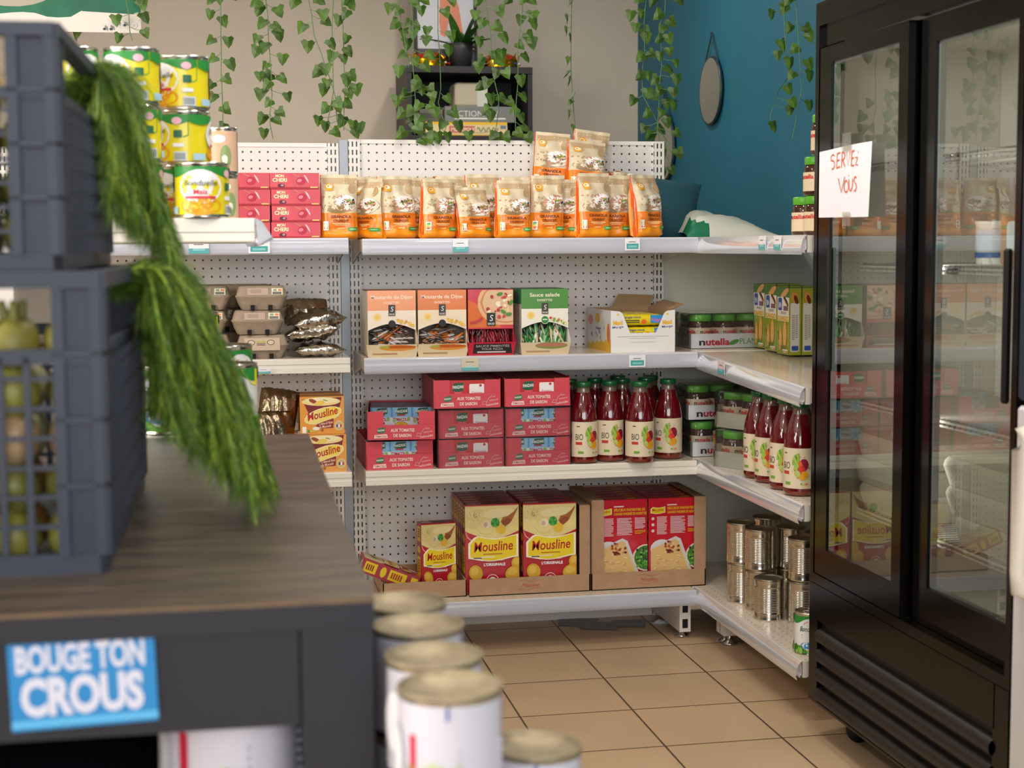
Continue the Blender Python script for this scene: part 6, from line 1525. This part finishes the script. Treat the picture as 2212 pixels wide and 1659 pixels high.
CP = Kind(label_can('peas', .0505, .128, 6), 'can', 'large white and green cans'); ZJ = .857
CP.place((.022, 2.905, ZJ), 'large white and green vegetable can at the near right of the lower can shelf', rz=-.05)
CP.place((-.10, 2.905, ZJ), 'large white and green vegetable can left of it behind the feathery greens', rz=-.1)
CP.place((-.21, 2.905, ZJ), 'large white and green vegetable can hidden by the lower crate', rz=.1)
CP.place((.018, 3.10, ZJ), 'large vegetable can in the second row of the lower can shelf', rz=.55, scale=(1, 1, 1.18))
CP.place((-.07, 3.25, ZJ), 'tall vegetable can at the back of the lower can shelf', rz=.9, scale=(1, 1, 2.0))
CQ = Kind(label_can('peas', .0365, .105, 9), 'can', None)
CQ.place((-.033, 3.42, ZJ+.0985), 'slim white can with green leaf print, upper one near the egg cartons', rz=-.1); CQ.place((-.033, 3.42, ZJ), 'slim white can with green leaf print, lower one near the egg cartons', rz=.2, scale=(1, 1, .935))
CQ.place((-.133, 3.62, ZJ), 'slim green can at the far back of the lower can shelf, lower', rz=.2, scale=(1, 1, 1.38)); CQ.place((-.133, 3.62, ZJ+.146), 'slim green can at the far back of the lower can shelf, upper', rz=.6, scale=(1, 1, 1.38))

# ============================================================ counter
CZ = .855
def wood():
    m = bpy.data.materials.new('worn_dark_wood'); m.use_nodes = True; nt = m.node_tree; b = nt.nodes['Principled BSDF']
    N, L = nt.nodes.new, nt.links.new
    tc = N('ShaderNodeTexCoord'); mp = N('ShaderNodeMapping'); mp.inputs['Scale'].default_value = (3, 22, 3); L(tc.outputs['Object'], mp.inputs[0])
    n = N('ShaderNodeTexNoise'); n.inputs['Scale'].default_value = 2.2; n.inputs['Detail'].default_value = 8; L(mp.outputs[0], n.inputs['Vector'])
    r = N('ShaderNodeValToRGB'); r.color_ramp.elements[0].position = .3; r.color_ramp.elements[0].color = lin('#261e17'); r.color_ramp.elements[1].position = .75; r.color_ramp.elements[1].color = lin('#54473b')
    L(n.outputs[0], r.inputs[0]); L(r.outputs[0], b.inputs['Base Color']); b.inputs['Roughness'].default_value = .42
    return m
WD = wood(); AN = mat('anthracite_laminate', '#1a1b25', .5); ED = mat('worn_edge', '#6f5840', .6, noise=.2, nscale=30)
t = thing('counter', 'anthracite counter with a worn grey brown wooden top, in the foreground', 'counter', (.146, 1.485, 0), -.012)
mb = MB(); mb.box(-1.3, 0, 0, 1.355, CZ-.0035, CZ, WD); mb.box(-1.3, 0, -.0015, 0, CZ-.0045, CZ-.0005, ED); mb.box(-1.3, 0, 0, 1.355, CZ-.030, CZ-.0035, AN); mb.build('top', t)
mb = MB(); mb.box(-.072, -.001, .004, .03, .04, CZ-.030, AN); mb.box(-.072, -.001, 1.31, 1.34, .04, CZ-.03, AN); mb.box(-.02, -.001, .03, 1.31, .04, CZ-.03, AN); mb.build('right_side', t)
mb = MB(); mb.box(-1.3, -.074, .010, .028, .727, CZ-.030, AN); mb.build('front_panel', t)
mb = MB(); mb.box(-1.3, -.02, 1.31, 1.33, .04, CZ-.03, AN); mb.build('back_panel', t)
mb = MB(); mb.box(-1.3, -.02, .03, 1.31, .58, .6, AN); mb.build('inner_shelf', t)
mb = MB(); mb.box(-1.3, -1.27, .0, 1.33, 0, CZ-.03, AN); mb.build('left_side', t)
mb = MB(); mb.box(-1.28, -.01, .03, 1.31, 0, .04, AN); mb.build('plinth', t)
mb = MB(); sw, sh = .137, .092; mb.box(0, sw, -.0012, 0, 0, sh, ink('#2483c2', .35)); q = Dec.flat(mb, (0, -.0012, 0), (1, 0, 0), (0, 0, 1)); wt = ink('#cfd0e0', .4)
q.rect(0, sh*.03, sw, sh*.11, ink('#5ab0e0')); q.txt('BOUGE TON', sw*.49, sh*.62, sh*.27, wt, sw*.88, bold=.04); q.txt('CROUS', sw*.49, sh*.17, sh*.37, wt, sw*.84, bold=.05)
o = mb.build('sticker', None, (-.2015, 1.493, .739), -.012); o.rotation_euler = (0, -.03, -.012); tag(o, 'blue sticker with big white capital letters on the counter front', 'sticker')
WC = Kind(label_can('white', .05, .118, 12, False), 'can', None)
for n_, (x, y, lab) in enumerate(((.207, 1.392, 'large white labelled can standing nearest, right of the counter'), (.207, 1.502, 'white labelled can second in the row beside the counter'), (.208, 1.628, 'white labelled can third in the row beside the counter'), (.205, 1.738, 'white labelled can farthest in the row beside the counter'))):
    WC.place((x, y, .672), lab, rz=(0, .5, 1.2, 2)[n_])
mb = MB(); 
for n_, (x, y, z, lab) in enumerate(((.320, 1.555, .552, 'dull topped can one level lower, right of the nearest white can'), (.335, 1.66, .52, 'dull topped can lower still, second down the slope'), (.33, 1.45, .49, 'dull topped can at the bottom edge of the view'), (.39, 1.56, .45, 'dull topped can furthest right at the bottom of the heap'))):
    WC.place((x, y, z), lab, rz=n_, rot=(rnd.uniform(-.04, .04), .03, n_), group='cans in the lower heap beside the counter')
for n_, (x, y) in enumerate(((.207, 1.392), (.207, 1.502), (.208, 1.628), (.205, 1.738))):
    for k in (1, 2): WC.place((x, y, .672-.1185*k), 'white labelled can under the top one of its column beside the counter', rz=n_+k, group='supporting cans beside the counter')
for x, y, z in ((.320, 1.555, .552), (.335, 1.66, .52), (.33, 1.45, .49), (.39, 1.56, .45)):
    pass
t = thing('display_bench', 'low grey bench carrying the heap of cans beside the counter', 'bench', (.15, 1.33, 0)); gm = mat('bench_grey', '#6a6a6c', .5)
mb = MB(); mb.box(0, .30, 0, .47, .41, .434, gm); mb.build('top', t)
for x in (.005, .27):
    for y in (.005, .44): mb = MB(); mb.box(x, x+.025, y, y+.025, 0, .41, gm); mb.build('leg', t)
CW = Kind(label_can('white', .075, .15, 13, False), 'can', None)
CW.place((.005, 1.62, .601), 'large white and red can standing inside the counter opening', rz=.2)

# ============================================================ crates with vegetables
M_crate = mat('crate_plastic', '#2e3342', .5)
def crate(H=.322, w=.40, d=.60, pal=(0, 0)):
    t = thing('vegetable_crate', None, None); C_ = M_crate
    # origin at the front right bottom corner; extends to -x and +y
    def wall(nm, T, Lw):
        mb = MB(); mb.T = T; p = .05   # local x along the wall, z up, y thickness
        mb.box(0, Lw, 0, .008, 0, .022, C_); mb.box(0, Lw, -.006, .014, H-.018, H, C_); mb.box(0, Lw, 0, .01, H-.098, H-.082, C_)
        for (a, b) in ((0, p), (Lw-p, Lw)):
            mb.box(a+.012, a+p-.01, .004, .012, .02, H-.018, C_); mb.box(a, a+.012, -.004, .008, .02, H-.018, C_); mb.box(a+p-.012, a+p, -.004, .008, .02, H-.018, C_)
        for z in (.095, .165, .235): 
            for (a, b) in ((0, p), (Lw-p, Lw)): mb.box(a, b, -.004, .006, z-.003, z+.003, C_)
        n = int((Lw-2*p)/.027)
        for k in range(1, n): x = p+(Lw-2*p)*k/n; mb.box(x-.0035, x+.0035, 0, .006, .02, H-.09, C_)
        for k in range(1, 7): z = .02+k*.0315; mb.box(p, Lw-p, .001, .005, z-.0025, z+.0025, C_)
        mb.build(nm, t)
    wall('side_wall', Matrix.Translation((-w, 0, 0)), w)
    wall('side_wall', Matrix.Translation((0, 0, 0)) @ Matrix.Rotation(PI/2, 4, 'Z'), d)
    wall('side_wall', Matrix.Translation((0, d, 0)) @ Matrix.Rotation(PI, 4, 'Z'), w)
    wall('side_wall', Matrix.Translation((-w, d, 0)) @ Matrix.Rotation(-PI/2, 4, 'Z'), d)
    mb = MB(); mb.box(-w+.01, -.01, .01, d-.01, 0, .006, C_); mb.build('bottom', t)
    return t
KC = Kind(crate(), 'crate', None)
CRX, CRY = -.12, 1.66
KC.place((CRX, CRY, CZ), 'lower dark grey blue plastic crate on the counter', rz=-.02)
KC.place((CRX-.04, CRY+.02, CZ+.3225), 'upper dark grey blue plastic crate stacked on the first', rz=-.02, scale=(1, 1, .80))
vm = [mat('bulb_'+c.strip('#'), c, .45, noise=.2, nscale=30) for c in ('#8f8a40', '#7c7430', '#a58a68', '#6c6a30', '#aaa57e', '#8a6230')]
def bulb(k):
    mb = MB(); rg = random.Random(k); mb.ball((0, 0, .03), .03, vm[k % 6], 14, 9, .05, rg, (1, .9, 1.0))
    for a in range(3): mb.tube([(.008*math.cos(a*2), .008*math.sin(a*2), .05), (.014*math.cos(a*2), .014*math.sin(a*2), .075)], [.007, .004], vm[3], 6)
    return mb.build('fennel_bulb')
BKS = [Kind(bulb(k), 'vegetable', None) for k in range(6)]
rg = random.Random(31)
for k in range(5):
    for i in range(6):
        for j in range(2):
            x = CRX-.035-.0605*i+rg.uniform(-.004, .004); y = CRY+.045+.066*j; z = CZ+.007+.052*k
            where = 'row %s from the crate floor, column %s from the right' % (('lowest', 'second', 'third', 'fourth', 'top')[k], ('first', 'second', 'third', 'fourth', 'fifth', 'sixth')[i])
            if k == 4 and j: continue
            BKS[rg.randrange(6)].place((x, y, z), 'pale fennel bulb packed in the lower crate, seen through its mesh', rz=rg.uniform(0, 6), group='fennel bulbs in the lower crate')
for i in range(8):
    for k in range(4):
        BKS[rg.randrange(6)].place((CRX-.075-.062*(i % 4), CRY+.07+.068*(i//4), CZ+.3295+.052*k), 'pale green fennel bulb in the upper crate behind its mesh', rz=rg.uniform(0, 6), group='fennel bulbs in the upper crate')
M_frond = [mat('frond_a', '#5d8024', .55), mat('frond_b', '#466a1c', .55), mat('frond_c', '#93a632', .55), mat('frond_d', '#365418', .55)]
def fronds(name, label, stems, seed, group):
    """each stem: list of control points; feathery side threads hang from it"""
    rg = random.Random(seed); t = thing(name, label, 'herb', tuple(stems[0][0]), 0, group); off = -Vector(stems[0][0])
    ms, mf = MB(), MB()
    for S in stems:
        P = [Vector(p) for p in S]; path = []
        for i in range(len(P)-1):
            p0 = P[max(i-1, 0)]; p3 = P[min(i+2, len(P)-1)]
            for k in range(7):
                u = k/7; path.append(.5*((2*P[i])+(P[i+1]-p0)*u+(2*p0-5*P[i]+4*P[i+1]-p3)*u*u+(3*P[i]-p0-3*P[i+1]+p3)*u**3))
        path.append(P[-1])
        ms.tube([p+off for p in path], [.003*(1-i/len(path))+.0008 for i in range(len(path))], M_frond[2], 5)
        n = len(path)
        for i in range(1, n):
            dr = (path[i]-path[i-1]).normalized()
            for r in range(12):
                side = Vector((rg.uniform(-1, 1), rg.uniform(-1, 1), rg.uniform(-.4, .3))).normalized()
                L_ = rg.uniform(.025, .065)*(1-.35*i/n)
                a = path[i-1].lerp(path[i], rg.random()); mtt = M_frond[rg.choice((0, 0, 1, 2, 3))]
                q1 = a+(side*.55+dr*.8)*L_*.5; q2 = q1+(side*.15+dr*.7+Vector((0, 0, -.9)))*L_*.6
                wv = side.cross(dr).normalized()*.0006
                mf.face([a-wv+off, a+wv+off, q1+wv+off, q1-wv+off], mtt); mf.face([q1-wv+off, q1+wv+off, q2+off], mtt)
                for s2 in range(5):
                    f = .25+.17*s2; c = a.lerp(q1, f) if f < .7 else q1.lerp(q2, f-.5)
                    e = c+(Vector((rg.uniform(-1, 1), rg.uniform(-1, 1), rg.uniform(-1.6, -.1)))+dr*.5)*L_*.3
                    mf.face([c-wv+off, c+wv+off, e+off], mtt)
    ms.build('stalks', t); mf.build('fronds', t)
# bunches spill over the right wall of their crate and hang down
def spill(x0, y0, z0, outs, lens, n, sd, spread=.09, fwd=0):
    rg = random.Random(sd); R_ = []
    for k in range(n):
        f = (k+rg.random())/n; o_ = outs[0]+(outs[1]-outs[0])*f; L_ = lens[0]+(lens[1]-lens[0])*f*rg.uniform(.85, 1.1)
        y = y0+rg.uniform(-spread, spread)
        R_.append([(x0-.05, y, z0-.03), (x0+o_*.3, y+rg.uniform(-.01, .01), z0+.002), (x0+o_*.62, y+rg.uniform(-.02, .02)-fwd*.3, z0-L_*.3), (x0+o_*.86, y+rg.uniform(-.03, .03)-fwd*.6, z0-L_*.65), (x0+o_+rg.uniform(-.008, .012), y+rg.uniform(-.03, .03)-fwd, z0-L_)])
    return R_
for k in range(3):
    fronds('fennel_fronds', 'feathery green fennel fronds hanging out of the upper crate, %s bunch' % ('nearest', 'middle', 'farthest')[k], spill(CRX-.038, CRY+.44+.06*k, CZ+.3225+.255, (.015, .095), (.15, .23), 14, k+1, .04, .02), k+1, 'fennel fronds')
for k in range(3):
    fronds('fennel_fronds', 'feathery green fennel fronds drooping from the lower crate over the counter, %s bunch' % ('nearest', 'middle', 'farthest')[k], spill(CRX+.006, CRY+.42+.07*k, CZ+.318, (.03, .175), (.17, .29), 15, k+5, .05, .13), k+5, 'fennel fronds')
rg = random.Random(77)
fronds('fennel_fronds', 'yellow green fennel stalks standing inside the upper crate behind its mesh', [[(CRX-.09-.022*k, CRY+.20+rg.uniform(-.01, .02), CZ+.335), (CRX-.085-.022*k+rg.uniform(-.01, .01), CRY+.20, CZ+.40), (CRX-.08-.022*k+rg.uniform(-.02, .02), CRY+.21, CZ+.47), (CRX-.07-.022*k, CRY+.24, CZ+.55)] for k in range(12)], 44, 'fennel fronds')
